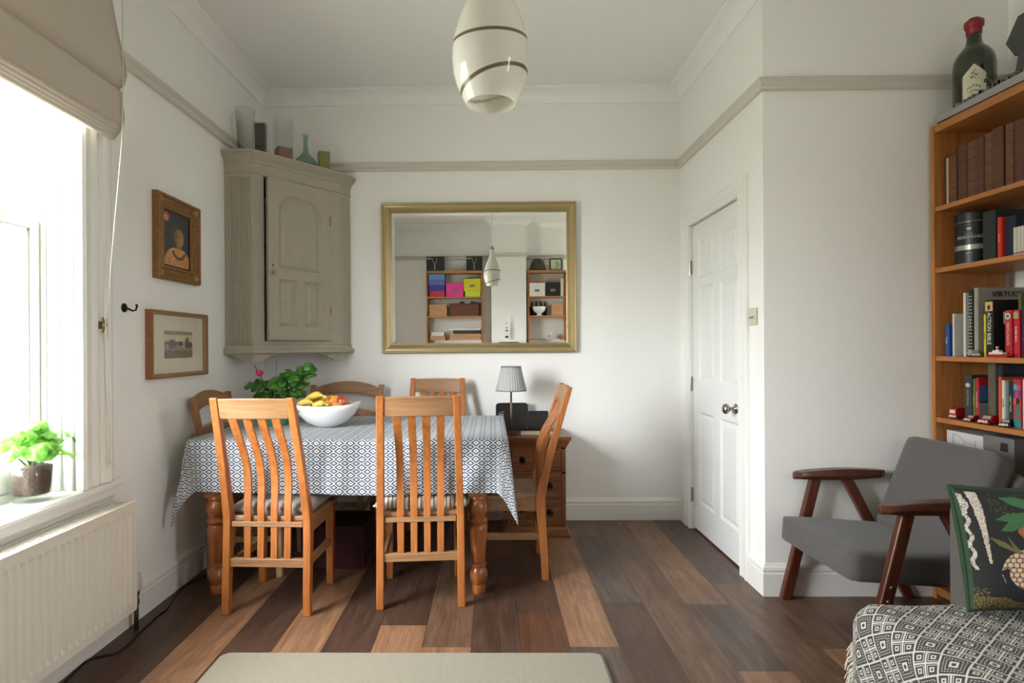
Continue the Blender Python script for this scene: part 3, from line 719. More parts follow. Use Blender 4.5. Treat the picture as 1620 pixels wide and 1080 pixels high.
    # bracket feet
    def foot(pa, pb, flip, nrm):
        bb = nb(); pa, pb = Vector(pa), Vector(pb); d = (pb-pa); ln = d.length; d.normalize(); nn = Vector(nrm)*.018
        pr = [(0, 0), (ln, 0), (ln*.93, -.012), (ln*.70, -.016), (ln*.58, -.030), (ln*.46, -.036), (ln*.38, -.052), (0, -.056)] if not flip else [(ln, 0), (0, 0), (ln*.07, -.012), (ln*.30, -.016), (ln*.42, -.030), (ln*.54, -.036), (ln*.62, -.052), (ln, -.056)]
        loft(bb, [[(*L(pa+d*u), z0+w) for u, w in pr], [(*L(pa+d*u-nn), z0+w) for u, w in pr]]); link('bracket_foot', bb, M['grey'], r)
    foot((-1.43, 3.415), (-1.575, 3.415), False, (0, -1)); foot((-1.43, 3.415), tuple(fB+fd*.17), False, fn); foot(tuple(fC-fd*.17), C_, True, fn); foot(C_, tuple(Vector(C_)+cd*.08), False, cn)
    # door, ajar: hinged on the right (u=du1)
    W = du1-du0-.006; H = dz1-dz0-.006
    d = nb(); zc = H*.415; st = .072
    # panel outlines in door coordinates (u from hinge-free side 0..W, z 0..H)
    up = [(st, zc+.03), (W-st, zc+.03), (W-st, H-.165), (W-st-.022, H-.145), (W-st-.050, H-.108), (W-st-.085, H-.092), (st+.085, H-.092), (st+.050, H-.108), (st+.022, H-.145), (st, H-.165)]
    lo1 = [(st, .085), (W/2-.028, .085), (W/2-.028, zc-.035), (st, zc-.035)]; lo2 = [(W-x, z) for x, z in lo1][::-1]
    def dp(u, w, z): return (u, w, z)
    outer = [(0, 0), (W, 0), (W, H), (0, H)]
    vo = [d.verts.new(dp(u, 0, z)) for u, z in outer]; edges = [d.edges.new((vo[i], vo[(i+1) % 4])) for i in range(4)]; loops = []
    for P in (up, lo1, lo2):
        vv = [d.verts.new(dp(u, 0, z)) for u, z in P]; edges += [d.edges.new((vv[i], vv[(i+1) % len(vv)])) for i in range(len(vv))]; loops.append((vv, P))
    bmesh.ops.triangle_fill(d, use_beauty=True, use_dissolve=False, edges=edges)
    # remove any triangles filling the panels
    for f in list(d.faces):
        c = f.calc_center_median()
        if any(inpoly(c.x, c.z, P) for _, P in loops): d.faces.remove(f)
    def shrink(P, t):
        n_ = len(P); out = []
        cxx = sum(p[0] for p in P)/n_; czz = sum(p[1] for p in P)/n_
        for i in range(n_):
            a, bq, c = Vector(P[i-1]), Vector(P[i]), Vector(P[(i+1) % n_]); d0 = (bq-a).normalized(); d1 = (c-bq).normalized()
            n0 = Vector((-d0.y, d0.x)); n1 = Vector((-d1.y, d1.x)); m_ = (n0+n1)/((n0+n1).length_squared)*2
            if m_.dot(Vector((cxx, czz))-bq) < 0 and False: m_ = -m_
            out.append(tuple(bq+m_*t))
        return out
    for vv, P in loops:
        ar = sum(P[i-1][0]*P[i][1]-P[i][0]*P[i-1][1] for i in range(len(P))); sg = 1 if ar > 0 else -1
        prev = vv
        for t, w in ((.004, -.005), (.010, -.009), (.014, -.006), (.019, -.012), (.024, -.012), (.045, -.003)):
            Q = shrink(P, sg*t); cur = [d.verts.new(dp(u, -w if False else w, z)) for u, z in Q]
            for i in range(len(P)): d.faces.new((prev[i], prev[(i+1) % len(P)], cur[(i+1) % len(P)], cur[i]))
            prev = cur
        d.faces.new(prev)
    # thickness
    vb = [d.verts.new(dp(u, -.022, z)) for u, z in outer]; d.faces.new(vb)
    for i in range(4): d.faces.new((vo[i], vo[(i+1) % 4], vb[(i+1) % 4], vb[i]))
    # place : local y axis = outward normal
    ang = R(5)
    hinge = fB+fd*(du1-.003); hl = L(hinge)
    fdv = Vector((fd.x, fd.y, 0)); fnv = Vector((fn.x, fn.y, 0))
    dx_ = (fdv*cos(ang)-fnv*sin(ang)); dy_ = (fnv*cos(ang)+fdv*sin(ang))
    Mx = Matrix(((dx_.x, dy_.x, 0, hl[0]-dx_.x*W+fn.x*.004), (dx_.y, dy_.y, 0, hl[1]-dx_.y*W+fn.y*.004), (0, 0, 1, dz0+.003), (0, 0, 0, 1)))
    rot(d, Mx); do = link('door', d, M['grey'], r)
    k = nb(); lathe(k, [(.006, 0), (.006, .010), (.014, .016), (.016, .024), (.010, .031), (0, .033)], 16); rot(k, Mx @ Matrix.Translation((.028, 0, zc+.002)) @ Matrix.Rotation(-pi/2, 4, 'X')); link('knob', k, M['grey'], do, smooth=True)
    k = nb(); box(k, .027, .033, -.001, .0012, zc+.035, zc+.052); rot(k, Mx); link('keyhole', k, M['void'], do)
    for z in (.20*H, .80*H):
        k = nb(); lathe(k, [(.005, z-.03), (.005, z+.03)], 8, W+.002, .002, 0); rot(k, Mx); link('hinge', k, M['brass'], do)
cupboard()

# ---------------------------------------------------------------- chest of drawers
def chest():
    x0, x1, y0, y1 = .092, .470, 3.650, 3.985
    r = thing('chest_of_drawers', 'small dark waxed pine chest of drawers with ring pulls against the back wall', 'chest', ((x0+x1)/2, (y0+y1)/2, 0)); cx, cy = (x0+x1)/2, (y0+y1)/2
    hx, hy = (x1-x0)/2, (y1-y0)/2
    def lb(b, rings_): loft(b, [[(-a, -c, z), (a, -c, z), (a, hy, z), (-a, hy, z)] for a, c, z in rings_])
    b = nb(); lb(b, [(hx+.004, hy+.004, .565), (hx+.008, hy+.008, .575), (hx+.02, hy+.02, .60), (hx+.022, hy+.022, .610), (hx+.032, hy+.032, .612), (hx+.034, hy+.034, .632), (hx+.030, hy+.03, .637), (.01, .01, .637)]); link('top', b, M['chest'], r)
    b = nb(); lb(b, [(hx+.028, hy+.028, 0), (hx+.028, hy+.028, .014), (hx+.014, hy+.014, .022), (hx+.012, hy+.012, .045), (hx+.003, hy+.003, .06)]); link('plinth', b, M['chest'], r)
    b = nb(); box(b, -hx, hx, -hy+.014, hy, .05, .57)
    zs = [.060, .235, .405, .560]
    box(b, -hx, -hx+.028, -hy, -hy+.02, .055, .57); box(b, hx-.028, hx, -hy, -hy+.02, .055, .57); box(b, -.012, .012, -hy, -hy+.02, .055, .57)
    for z in zs: box(b, -hx+.002, hx-.002, -hy, -hy+.02, z-.008, z+.008)
    link('carcass', b, M['chestz'], r, bevel=.002)
    for a, c in zip(zs, zs[1:]):
        for s in (-1, 1):
            xa, xb = (s*.014, s*(hx-.030)) if s > 0 else (-(hx-.030), -.014)
            b = nb(); box(b, xa, xb, -hy-.002+.004, -hy+.03, a+.010, c-.010); f = min(b.faces, key=lambda f: f.calc_center_median().y)
            bmesh.ops.inset_individual(b, faces=[f], thickness=.012, depth=0); bmesh.ops.inset_individual(b, faces=[f], thickness=.006, depth=.004)
            dr = link('drawer', b, M['chest'], r)
            b = nb(); mx_, mz = (xa+xb)/2, (a+c)/2; lathe(b, [(.019, 0), (.019, .003), (.008, .006), (.005, .012), (0, .013)], 18); rot(b, Matrix.Translation((mx_, -hy-.001, mz+.008)) @ Matrix.Rotation(pi/2, 4, 'X'))
            bmesh.ops.create_cone; ring = nb(); N = 20
            pts = [(mx_+.017*cos(2*pi*q/N), -hy-.008, mz-.004+.017*sin(2*pi*q/N)) for q in range(N+1)]; tube(b, pts, .0026, 6)
            link('ring_pull', b, M['iron'], dr, smooth=True)
            ring.free()
chest()

# ---------------------------------------------------------------- radiator with valve
def radiator():
    r = thing('radiator', 'white ribbed panel radiator under the left window', 'radiator', (XL, 1.45, .128)); y1 = 2.362-1.45; y0 = -.75; X = .120; H = .446
    b = nb(); P = []; n_ = int((y1-y0-.06)/.0333); y = y1-.03
    # ribbed front panel: flat border with pressed channels
    rows = [(0, 0), (.030, 0), (.048, 1), (H-.052, 1), (H-.034, 0), (H-.004, 0)]
    cols = [(y1, 0)]; 
    for k in range(n_):
        c = y1-.030-.0333*k; cols += [(c, 0), (c-.006, 1), (c-.017, 1), (c-.023, 0)]
    cols.append((y0, 0)); V = []
    for z, kz in rows: V.append([b.verts.new((X-.010*kz*ky, yy, z)) for yy, ky in cols])
    for j in range(len(rows)-1):
        for i in range(len(cols)-1): b.faces.new((V[j][i], V[j][i+1], V[j+1][i+1], V[j+1][i]))
    box(b, X-.035, X-.012, y0, y1-.002, .002, H-.004); box(b, X-.090, X-.068, y0, y1-.002, .002, H-.004)
    link('front_panel', b, M['rad'], r)
    b = nb(); box(b, X-.092, X+.001, y1-.002, y1+.004, .004, H); link('end_panel', b, M['rad'], r, bevel=.002)
    b = nb(); box(b, X-.004, X+.002, y0, y1, H-.006, H+.006); box(b, X-.094, X-.088, y0, y1, H-.006, H+.006)
    n2 = int((y1-y0)/.012)
    for k in range(n2): yy = y0+.004+k*(y1-y0)/n2; box(b, X-.09, X-.003, yy, yy+.0035, H-.004, H+.002)
    for q in range(1, 6): box(b, X-.09+q*.0145, X-.0875+q*.0145, y0, y1, H-.003, H+.003)
    link('top_grille', b, M['rad'], r)
    for yy in (y0+.2, y1-.25): b = nb(); box(b, .001, X-.09, yy, yy+.03, .05, H-.06); link('wall_bracket', b, M['rad'], r)
    v = nb(); yv = 2.452-1.45; lathe(v, [(.017, 0), (.021, .004), (.021, .03), (.019, .055), (.017, .072), (0, .074)], 18, .062, yv, .040); link('thermostat_valve', v, mat('valve_white', rgb(196, 188, 182), .45, noise=.1, nscale=80), r, smooth=True)
    v = nb(); lathe(v, [(.016, 0), (.016, .012), (.012, .016)], 6, .062, yv, .024); lathe(v, [(.011, -.022), (.013, -.018), (.013, .0), (.010, .010), (.010, .026)], 12, .062, yv, 0); tube(v, [(.062, yv, .01), (.062, y1, .01)], .009); link('valve_body', v, M['brass'], r, smooth=True)
    v = nb(); tube(v, [(.062, yv, -.018), (.062, yv, -.127)], .009, 12); link('pipe', v, mat('old_painted_pipe', rgb(48, 42, 38), .5, noise=.3), r, smooth=True)
radiator()

# ---------------------------------------------------------------- mirror
def mirror():
    x0, x1, z0, z1 = -.756, .594, 1.166, 2.208; r = thing('wall_mirror', 'large rectangular mirror in a champagne gold frame on the back wall', 'mirror', ((x0+x1)/2, D, (z0+z1)/2))
    hx, hz = (x1-x0)/2, (z1-z0)/2; yb = -.018
    prof = [(0, 0), (0, -.016), (.005, -.020), (.012, -.018), (.016, -.012), (.030, -.009), (.046, -.013), (.050, -.019), (.055, -.020), (.057, -.016), (.060, -.017), (.062, -.013), (.066, -.013), (.068, -.006), (.068, 0)]
    b = nb(); cs = [(-1, -1), (1, -1), (1, 1), (-1, 1)]
    rings = [[(sx*(hx-u), v, sz*(hz-u)) for u, v in prof] for sx, sz in cs]
    vs = [[b.verts.new((p[0], p[1]-.012, p[2])) for p in rg] for rg in rings]
    n = len(prof)
    for a in range(4):
        for i in range(n):
            A_, B2 = vs[a], vs[(a+1) % 4]; b.faces.new((A_[i], A_[(i+1) % n], B2[(i+1) % n], B2[i])).material_index = 1 if i in (2, 7, 9) else 0
    link('frame', b, [M['gold'], M['goldhi']], r)
    gx, gz = hx-.067, hz-.067; bw = .022; b = nb()
    o = [(-gx, -gz), (gx, -gz), (gx, gz), (-gx, gz)]; q = [(-gx+bw, -gz+bw), (gx-bw, -gz+bw), (gx-bw, gz-bw), (-gx+bw, gz-bw)]
    vo = [b.verts.new((x, -.0120, z)) for x, z in o]; vi = [b.verts.new((x, -.0126, z)) for x, z in q]
    b.faces.new(vi)
    for i in range(4): b.faces.new((vo[i], vo[(i+1) % 4], vi[(i+1) % 4], vi[i]))
    vb = [b.verts.new((x, -.008, z)) for x, z in o]; b.faces.new(vb)
    for i in range(4): b.faces.new((vo[i], vo[(i+1) % 4], vb[(i+1) % 4], vb[i]))
    link('glass', b, mat('silvered_glass', (.90, .91, .90), .0, 1.0), r)
    r.rotation_euler = (R(.62), 0, R(-.18))
    r.location = ((x0+x1)/2, D-.0035-.004, (z0+z1)/2)
mirror()

# ---------------------------------------------------------------- pendant lamp
def pendant():
    px, py, zb = .003, 1.49, 1.838
    r = thing('pendant_lamp', 'white glass teardrop pendant lamp with brown swirl lines hanging from the ceiling', 'lamp', (px, py, zb))
    prof = [(0, .064), (.02, .073), (.05, .0875), (.08, .096), (.11, .0995), (.14, .0990), (.17, .0950), (.20, .0875), (.23, .077), (.26, .065), (.29, .0525), (.32, .0405), (.35, .031), (.38, .0255), (.405, .024)]
    def rad(z):
        for (a, ra), (c, rc) in zip(prof, prof[1:]):
            if z <= c: t = (z-a)/(c-a); return ra+(rc-ra)*t
        return prof[-1][1]
    N, K = 300, 230; me = bpy.data.meshes.new('shade'); vs = []; fs = []; cc = []
    for j in range(K+1):
        z = .405*j/K
        for i in range(N): a = 2*pi*i/N; rr = rad(z); vs.append((rr*cos(a), rr*sin(a), z))
    wh = rgb(244, 243, 238); br = rgb(122, 108, 84)
    def line(z, a):   # two swirl lines wrapping the shade, a measured from the front (-y)
        d = 9
        for zz in (.160-.014*cos(a)+.003*sin(a), .052+.025*sin(a)+.004*cos(a)): d = min(d, abs(z-zz))
        return d
    for j in range(K):
        for i in range(N):
            fs.append((j*N+i, j*N+(i+1) % N, (j+1)*N+(i+1) % N, (j+1)*N+i)); z = .405*(j+.5)/K; a = 2*pi*(i+.5)/N+pi/2
            d = line(z, a); k = smoothstep(.0032, .0058, d); cc.append(tuple(br[q]*(1-k)+wh[q]*k for q in range(3)))
    me.from_pydata(vs, [], fs); at = me.color_attributes.new('Col', 'FLOAT_COLOR', 'CORNER'); buf = []
    for c in cc: buf.extend((*c, 1)*4)
    at.data.foreach_set('color', buf)
    m, n, l, b = nt('opal_glass'); b.inputs['Roughness'].default_value = .12; b.inputs['Coat Weight'].default_value = .4; at = n.new('ShaderNodeAttribute'); at.attribute_name = 'Col'; l.new(at.outputs['Color'], b.inputs['Base Color'])
    tl = n.new('ShaderNodeBsdfTranslucent'); l.new(at.outputs['Color'], tl.inputs[0]); mxs = n.new('ShaderNodeMixShader'); mxs.inputs[0].default_value = .45; l.new(b.outputs[0], mxs.inputs[1]); l.new(tl.outputs[0], mxs.inputs[2]); l.new(mxs.outputs[0], n['Material Output'].inputs[0])
    o = link('glass_shade', me, m, r, smooth=True)
    inner_, n2, l2, b2 = nt('opal_inner_glass'); b2.inputs['Base Color'].default_value = (*rgb(240, 238, 230), 1); b2.inputs['Roughness'].default_value = .3
    t2 = n2.new('ShaderNodeBsdfTranslucent'); t2.inputs[0].default_value = (*rgb(244, 242, 236), 1); x2 = n2.new('ShaderNodeMixShader'); x2.inputs[0].default_value = .6; l2.new(b2.outputs[0], x2.inputs[1]); l2.new(t2.outputs[0], x2.inputs[2]); l2.new(x2.outputs[0], n2['Material Output'].inputs[0])
    b = nb(); lathe(b, [(ra+.0000-.0035, z) for z, ra in prof[1:]][::-1]+[(.0610, .004), (.0615, .0), (.0640, 0)], 72, cap=False); link('inner_glass', b, inner_, r, smooth=True)
    b = nb(); lathe(b, [(.0, .395), (.024, .395), (.025, .43), (.012, .44), (.005, .455), (0, .456)], 20); link('lamp_holder', b, M['nickel'], r, smooth=True)
    b = nb(); tube(b, [(0, 0, .45), (0, 0, HC-zb)], .0025, 8); link('flex', b, cm(200, 196, 188), r)
    b = nb(); lathe(b, [(.05, HC-zb), (.05, HC-zb-.01), (.02, HC-zb-.035), (0, HC-zb-.036)], 24); link('ceiling_rose', b, M['white'], r, smooth=True)
    b = nb(); lathe(b, [(.013, .30), (.022, .27), (.026, .245), (.020, .225), (0, .218)], 20); link('bulb', b, cm(236, 232, 220, .3), r, smooth=True)
pendant()

# ---------------------------------------------------------------- roman blind
def blind():
    y0, y1 = .90, 2.315
    r = thing('roman_blind', 'oatmeal linen roman blind drawn up in folds over the left window', 'blind', (XL, (y0+y1)/2, 2.1)); cy = (y0+y1)/2; a, c = y0-cy, y1-cy
    def sheet(name, prof, wob=0, m=M['linen'], sol=.003, sh=0, parts=r):
        b = nb(); N = 40; rows = []
        for k in range(N+1):
            t = k/N; y = a+(c-a)*t; row = []
            for i, (x, z) in enumerate(prof):
                s = sin(pi*i/(len(prof)-1)); e = smoothstep(.86, 1, t)
                row.append(b.verts.new((x+wob*s*sin(t*9+i)+sh*e*s, y+wob*.8*sin(i*1.3)*(1 if k == N else 0), z+wob*.6*sin(t*5+i*.4)*s)))
            rows.append(row)
        for A_, B2 in zip(rows, rows[1:]):
            for i in range(len(prof)-1): b.faces.new((A_[i], A_[i+1], B2[i+1], B2[i]))
        return link(name, b, m, parts, smooth=True, solid=sol)
    sheet('upper_fabric', [(.03, .74), (.045, .66), (.060, .56), (.078, .46), (.095, .36), (.110, .28), (.118, .22), (.112, .180), (.092, .162), (.075, .158)], .004)
    sheet('front_fold', [(.070, .172), (.092, .166), (.102, .150), (.106, .120), (.108, .08), (.110, .045), (.106, .020), (.096, .012), (.080, .014)], .002)
    for k, (dx, zt, zb) in enumerate(((.098, .018, -.004), (.090, .008, -.016), (.082, -.002, -.026), (.074, -.01, -.036))):
        sheet('pleat', [(dx-.03, zt+.05), (dx-.012, zt+.03), (dx, zt+.012), (dx+.005, (zt+zb)/2), (dx, zb), (dx-.012, zb-.004), (dx-.03, zb+.004)], .0015)
    b = nb(); box(b, .002, .04, a, c, .70, .75); link('headrail', b, M['trim'], r)
blind()
def cord():
    b = nb(); tube(b, [(-1.478, 2.292, 2.62), (-1.476, 2.290, 2.24), (-1.482, 2.292, 2.05), (-1.525, 2.291, 1.6), (-1.548, 2.290, 1.31)], .0022, 6); tube(b, [(-1.548, 2.293, 1.33), (-1.546, 2.296, 1.25), (-1.547, 2.302, 1.0), (-1.548, 2.306, .745)], .0022, 6); tube(b, [(-1.549, 2.286, 1.34), (-1.547, 2.282, 1.28), (-1.545, 2.296, 1.24)], .0022, 6)
    r = thing('blind_cord', 'thin white blind cord looped on a cleat and ending in a clear acorn pull', 'cord', (-1.53, 2.3, .73)); rot(b, Matrix.Translation((1.53, -2.3, -.73)))
    link('string', b, cm(226, 218, 200), r, smooth=True)
    b = nb(); lathe(b, [(.003, .03), (.009, .02), (.012, .004), (.010, -.008), (0, -.012)], 12, -.018, .006, 0); link('acorn_pull', b, M['glassthick'], r, smooth=True)
    b = nb(); tube(b, [(-.034, -.012, .545), (-.020, -.010, .575), (-.034, -.010, .605)], .004, 8); box(b, -.045, -.030, -.018, -.006, .56, .59); link('cleat', b, M['brass'], r)
cord()

# ---------------------------------------------------------------- rug
def rug():
    b = nb(); P = rrect(1.485, 2.9, .03, 6, -.317, .785)
    lo = [(x, y, .001) for x, y in P]; mid = [(x, y, .014) for x, y in P]; top = [(-.317+(x+.317)*.985, .785+(y-.785)*.993, .022) for x, y in P]
    loft(b, [lo, mid, top]); o = link('rug', b, M['rug'], smooth=False); tag(o, 'cream wool rug with rounded corners on the dark plank floor', 'rug')
rug()
def cable():
    pts = [(-1.588, 2.052), (-1.60, 2.09), (-1.573, 2.198), (-1.545, 2.23), (-1.502, 2.253), (-1.488, 2.316), (-1.500, 2.403), (-1.505, 2.474), (-1.512, 2.567), (-1.509, 2.642), (-1.545, 2.756), (-1.562, 2.896), (-1.53, 2.991), (-1.50, 3.15)]
    pts[0] = (-1.53, 1.95); pts[1] = (-1.56, 2.09)
    out = []
    for i in range(len(pts)-1):
        p0, p1, p2, p3 = [Vector(pts[max(0, min(len(pts)-1, k))]) for k in (i-1, i, i+1, i+2)]
        for q in range(6):
            t = q/6; v = .5*((2*p1)+(p2-p0)*t+(2*p0-5*p1+4*p2-p3)*t*t+(3*p1-p0-3*p2+p3)*t**3); out.append((v.x, v.y, .0035))
    b = nb(); tube(b, out, .0032, 8); tag(link('power_cable', b, M['black'], smooth=True), 'black power cable trailing along the floor below the radiator', 'cable')
cable()
b = nb(); box(b, -1.05, -.70, 3.12, 3.42, 0, .235); o = link('floor_box', b, mat('maroon_fabric', rgb(58, 16, 24), .8), bevel=.008); 
tag(o, 'dark maroon storage box on the floor in the shadow under the table', 'box')

# ---------------------------------------------------------------- armchair (faces -X)
def soft_block(bm, sx, sy, sz, r=.03, n=10, puff=.012, M_=None):
    """cushion block: superellipse-like rounded box, slightly puffed"""
    bmesh.ops.create_cube(bm, size=1)
    bmesh.ops.subdivide_edges(bm, edges=bm.edges[:], cuts=n, use_grid_fill=True)
    for v in bm.verts:
        p = Vector((v.co.x*sx, v.co.y*sy, v.co.z*sz)); h = Vector((sx/2, sy/2, sz/2))
        q = Vector([max(-(h[i]-r), min(h[i]-r, p[i])) for i in range(3)]); d = p-q
        if d.length > 1e-6: p = q+d.normalized()*r if d.length > r*.5 else p
        fx, fy, fz = 1-(2*v.co.x)**2, 1-(2*v.co.y)**2, 1-(2*v.co.z)**2
        m = max(abs(v.co.x), abs(v.co.y), abs(v.co.z))
        if abs(v.co.z) == m: p.z += math.copysign(puff*max(0, fx)*max(0, fy), v.co.z)
        v.co = p
    if M_: rot(bm, M_)
def armchair():
    r = thing('armchair', 'grey upholstered armchair with dark walnut arms and splayed legs by the alcove wall', 'armchair', (1.745, 2.472, 0), R(92))
    b = nb(); soft_block(b, .505, .56, .120, .022, 12, .008, Matrix.Translation((0, .105, .335)) @ Matrix.Rotation(R(4.5), 4, 'X')); link('seat_cushion', b, M['gfab'], r, smooth=True)
    Rb = Matrix.Translation((0, -.075, .36)) @ Matrix.Rotation(R(22), 4, 'X')
    b = nb(); soft_block(b, .475, .10, .44, .030, 12, .004, Rb @ Matrix.Translation((0, -.010, .228))); link('back_cushion', b, M['gfab'], r, smooth=True)
    b = nb(); soft_block(b, .505, .080, .47, .033, 12, .0, Rb @ Matrix.Translation((0, -.104, .165))); link('back_shell', b, M['gfab'], r, smooth=True)
    b = nb(); box(b, -.235, .235, -.17, .22, .282, .305); link('seat_frame', b, M['walnut'], r)
    for s in (-1, 1):
        x = s*.287
        # armrest: plan tapering, rounded ends, swelling underneath
        b = nb(); rings = []
        for i in range(17):
            t = i/16; y = .300-.44*t; e = min(1, sqrt(max(0, 1-(1-min(1, t/.10))**2))*1.0+.0001) if t < .10 else (min(1, sqrt(max(0, 1-((t-.92)/.08)**2))) if t > .92 else 1)
            wd = (.034-.010*t)*max(.25, e); th = .020+.018*sin(pi*min(1, max(0, (t-.08)/.9)))*.6; zt = .604+.012*sin(pi*t)+.006*t
            rings.append([(x-wd, y, zt-th), (x-wd*.8, y, zt), (x+wd*.8, y, zt), (x+wd, y, zt-th), (x+wd*.7, y, zt-th*1.7), (x-wd*.7, y, zt-th*1.7)])
        loft(b, rings); link('armrest', b, M['walnut'], r, bevel=.003)
        b = nb(); barv(b, (x, .344, 0), (x, .195, .575), .032, .048, (0, 1, 0)); link('front_leg', b, M['walnutz'], r, bevel=.006)
        b = nb(); barv(b, (x, -.255, 0), (x, .052, .585), .032, .045, (0, 1, 0)); link('rear_leg', b, M['walnutz'], r, bevel=.006)
        for z in (.300, .248):
            k = nb(); yk = .344-.149*z/.575; lathe(k, [(.008, 0), (.007, .004), (0, .005)], 12); rot(k, Matrix.Translation((x+s*.016, yk, z)) @ Matrix.Rotation(s*pi/2, 4, 'Y')); link('bolt_cap', k, M['brass'], r, smooth=True)
armchair()

# ---------------------------------------------------------------- sofa, throw, cushion
def sofa():
    r = thing('sofa', 'grey woven sofa at the lower right, mostly hidden by a throw', 'sofa', (1.8, 1.0, 0))
    b = nb(); soft_block(b, 1.23, 1.66, .285, .08, 12, 0, Matrix.Translation((.008, -.01, .230))); link('seat', b, M['sofa'], r, smooth=True)
    b = nb(); soft_block(b, .86, .115, .63, .022, 14, 0, Matrix.Translation((.185, .925, .362))); link('arm', b, M['sofa'], r, smooth=True)
    b = nb(); soft_block(b, .20, 1.72, .70, .05, 12, 0, Matrix.Translation((.53, 0, .42))); link('backrest', b, M['sofa'], r, smooth=True)
    for x in (-.55, .55):
        for y in (-.75, .78): b = nb(); lathe(b, [(.018, 0), (.025, .09)], 12, x, y); link('leg', b, M['walnutz'], r)
sofa()
def throwmat():
    m, n, l, b = nt('woven_throw'); b.inputs['Roughness'].default_value = .95
    uv = n.new('ShaderNodeUVMap'); uv.uv_map = 'UVMap'; sp = n.new('ShaderNodeSeparateXYZ'); l.new(uv.outputs[0], sp.inputs[0])
    def mth(op, a, bb=None, c=None):
        q = n.new('ShaderNodeMath'); q.operation = op
        for i, v in enumerate((a, bb, c)):
            if v is None: continue
            if isinstance(v, (int, float)): q.inputs[i].default_value = v
            else: l.new(v, q.inputs[i])
        return q.outputs[0]
    p = mth('MULTIPLY', sp.outputs[0], 1/.066); q = mth('MULTIPLY', sp.outputs[1], 1/.066)
    ip, iq = mth('ROUND', p), mth('ROUND', q); sp_, sq_ = mth('SUBTRACT', p, ip), mth('SUBTRACT', q, iq); fp, fq = mth('ABSOLUTE', sp_), mth('ABSOLUTE', sq_); r = mth('MAXIMUM', fp, fq); mn = mth('MINIMUM', fp, fq)
    par = mth('GREATER_THAN', mth('MODULO', mth('ABSOLUTE', mth('ADD', ip, iq)), 2.0), .5)
    def band(v, lo, hi): return mth('MULTIPLY', mth('GREATER_THAN', v, lo), mth('LESS_THAN', v, hi))
    dots = mth('GREATER_THAN', mth('SINE', mth('MULTIPLY', mth('ADD', sp.outputs[0], sp.outputs[1]), 900)), .0)
    A = mth('ADD', mth('ADD', band(r, .07, .15), mth('MULTIPLY', band(r, .235, .275), dots)), mth('ADD', mth('MULTIPLY', band(r, .335, .37), dots), mth('GREATER_THAN', r, .455)))
    # motif with four small blocks around a cross
    r2 = mth('MAXIMUM', mth('ABSOLUTE', mth('SUBTRACT', fp, .27)), mth('ABSOLUTE', mth('SUBTRACT', fq, .27)))
    B = mth('ADD', mth('ADD', band(r2, .045, .095), mth('LESS_THAN', mn, .035)), mth('ADD', mth('MULTIPLY', band(mn, .075, .105), mth('GREATER_THAN', r, .05)), mth('GREATER_THAN', r, .475)))
    f = mth('MINIMUM', 1, mth('ADD', mth('MULTIPLY', A, mth('SUBTRACT', 1, par)), mth('MULTIPLY', B, par)))
    mx = n.new('ShaderNodeMix'); mx.data_type = 'RGBA'; l.new(f, mx.inputs[0]); mx.inputs[6].default_value = (*rgb(62, 60, 60), 1); mx.inputs[7].default_value = (*rgb(196, 192, 182), 1); l.new(mx.outputs[2], b.inputs['Base Color'])
    w = n.new('ShaderNodeTexWave'); w.inputs['Scale'].default_value = 130; l.new(uv.outputs[0], w.inputs[0]); bp = n.new('ShaderNodeBump'); bp.inputs['Strength'].default_value = .35; bp.inputs['Distance'].default_value = .003; l.new(w.outputs[0], bp.inputs['Height']); l.new(bp.outputs[0], b.inputs['Normal'])
    return m
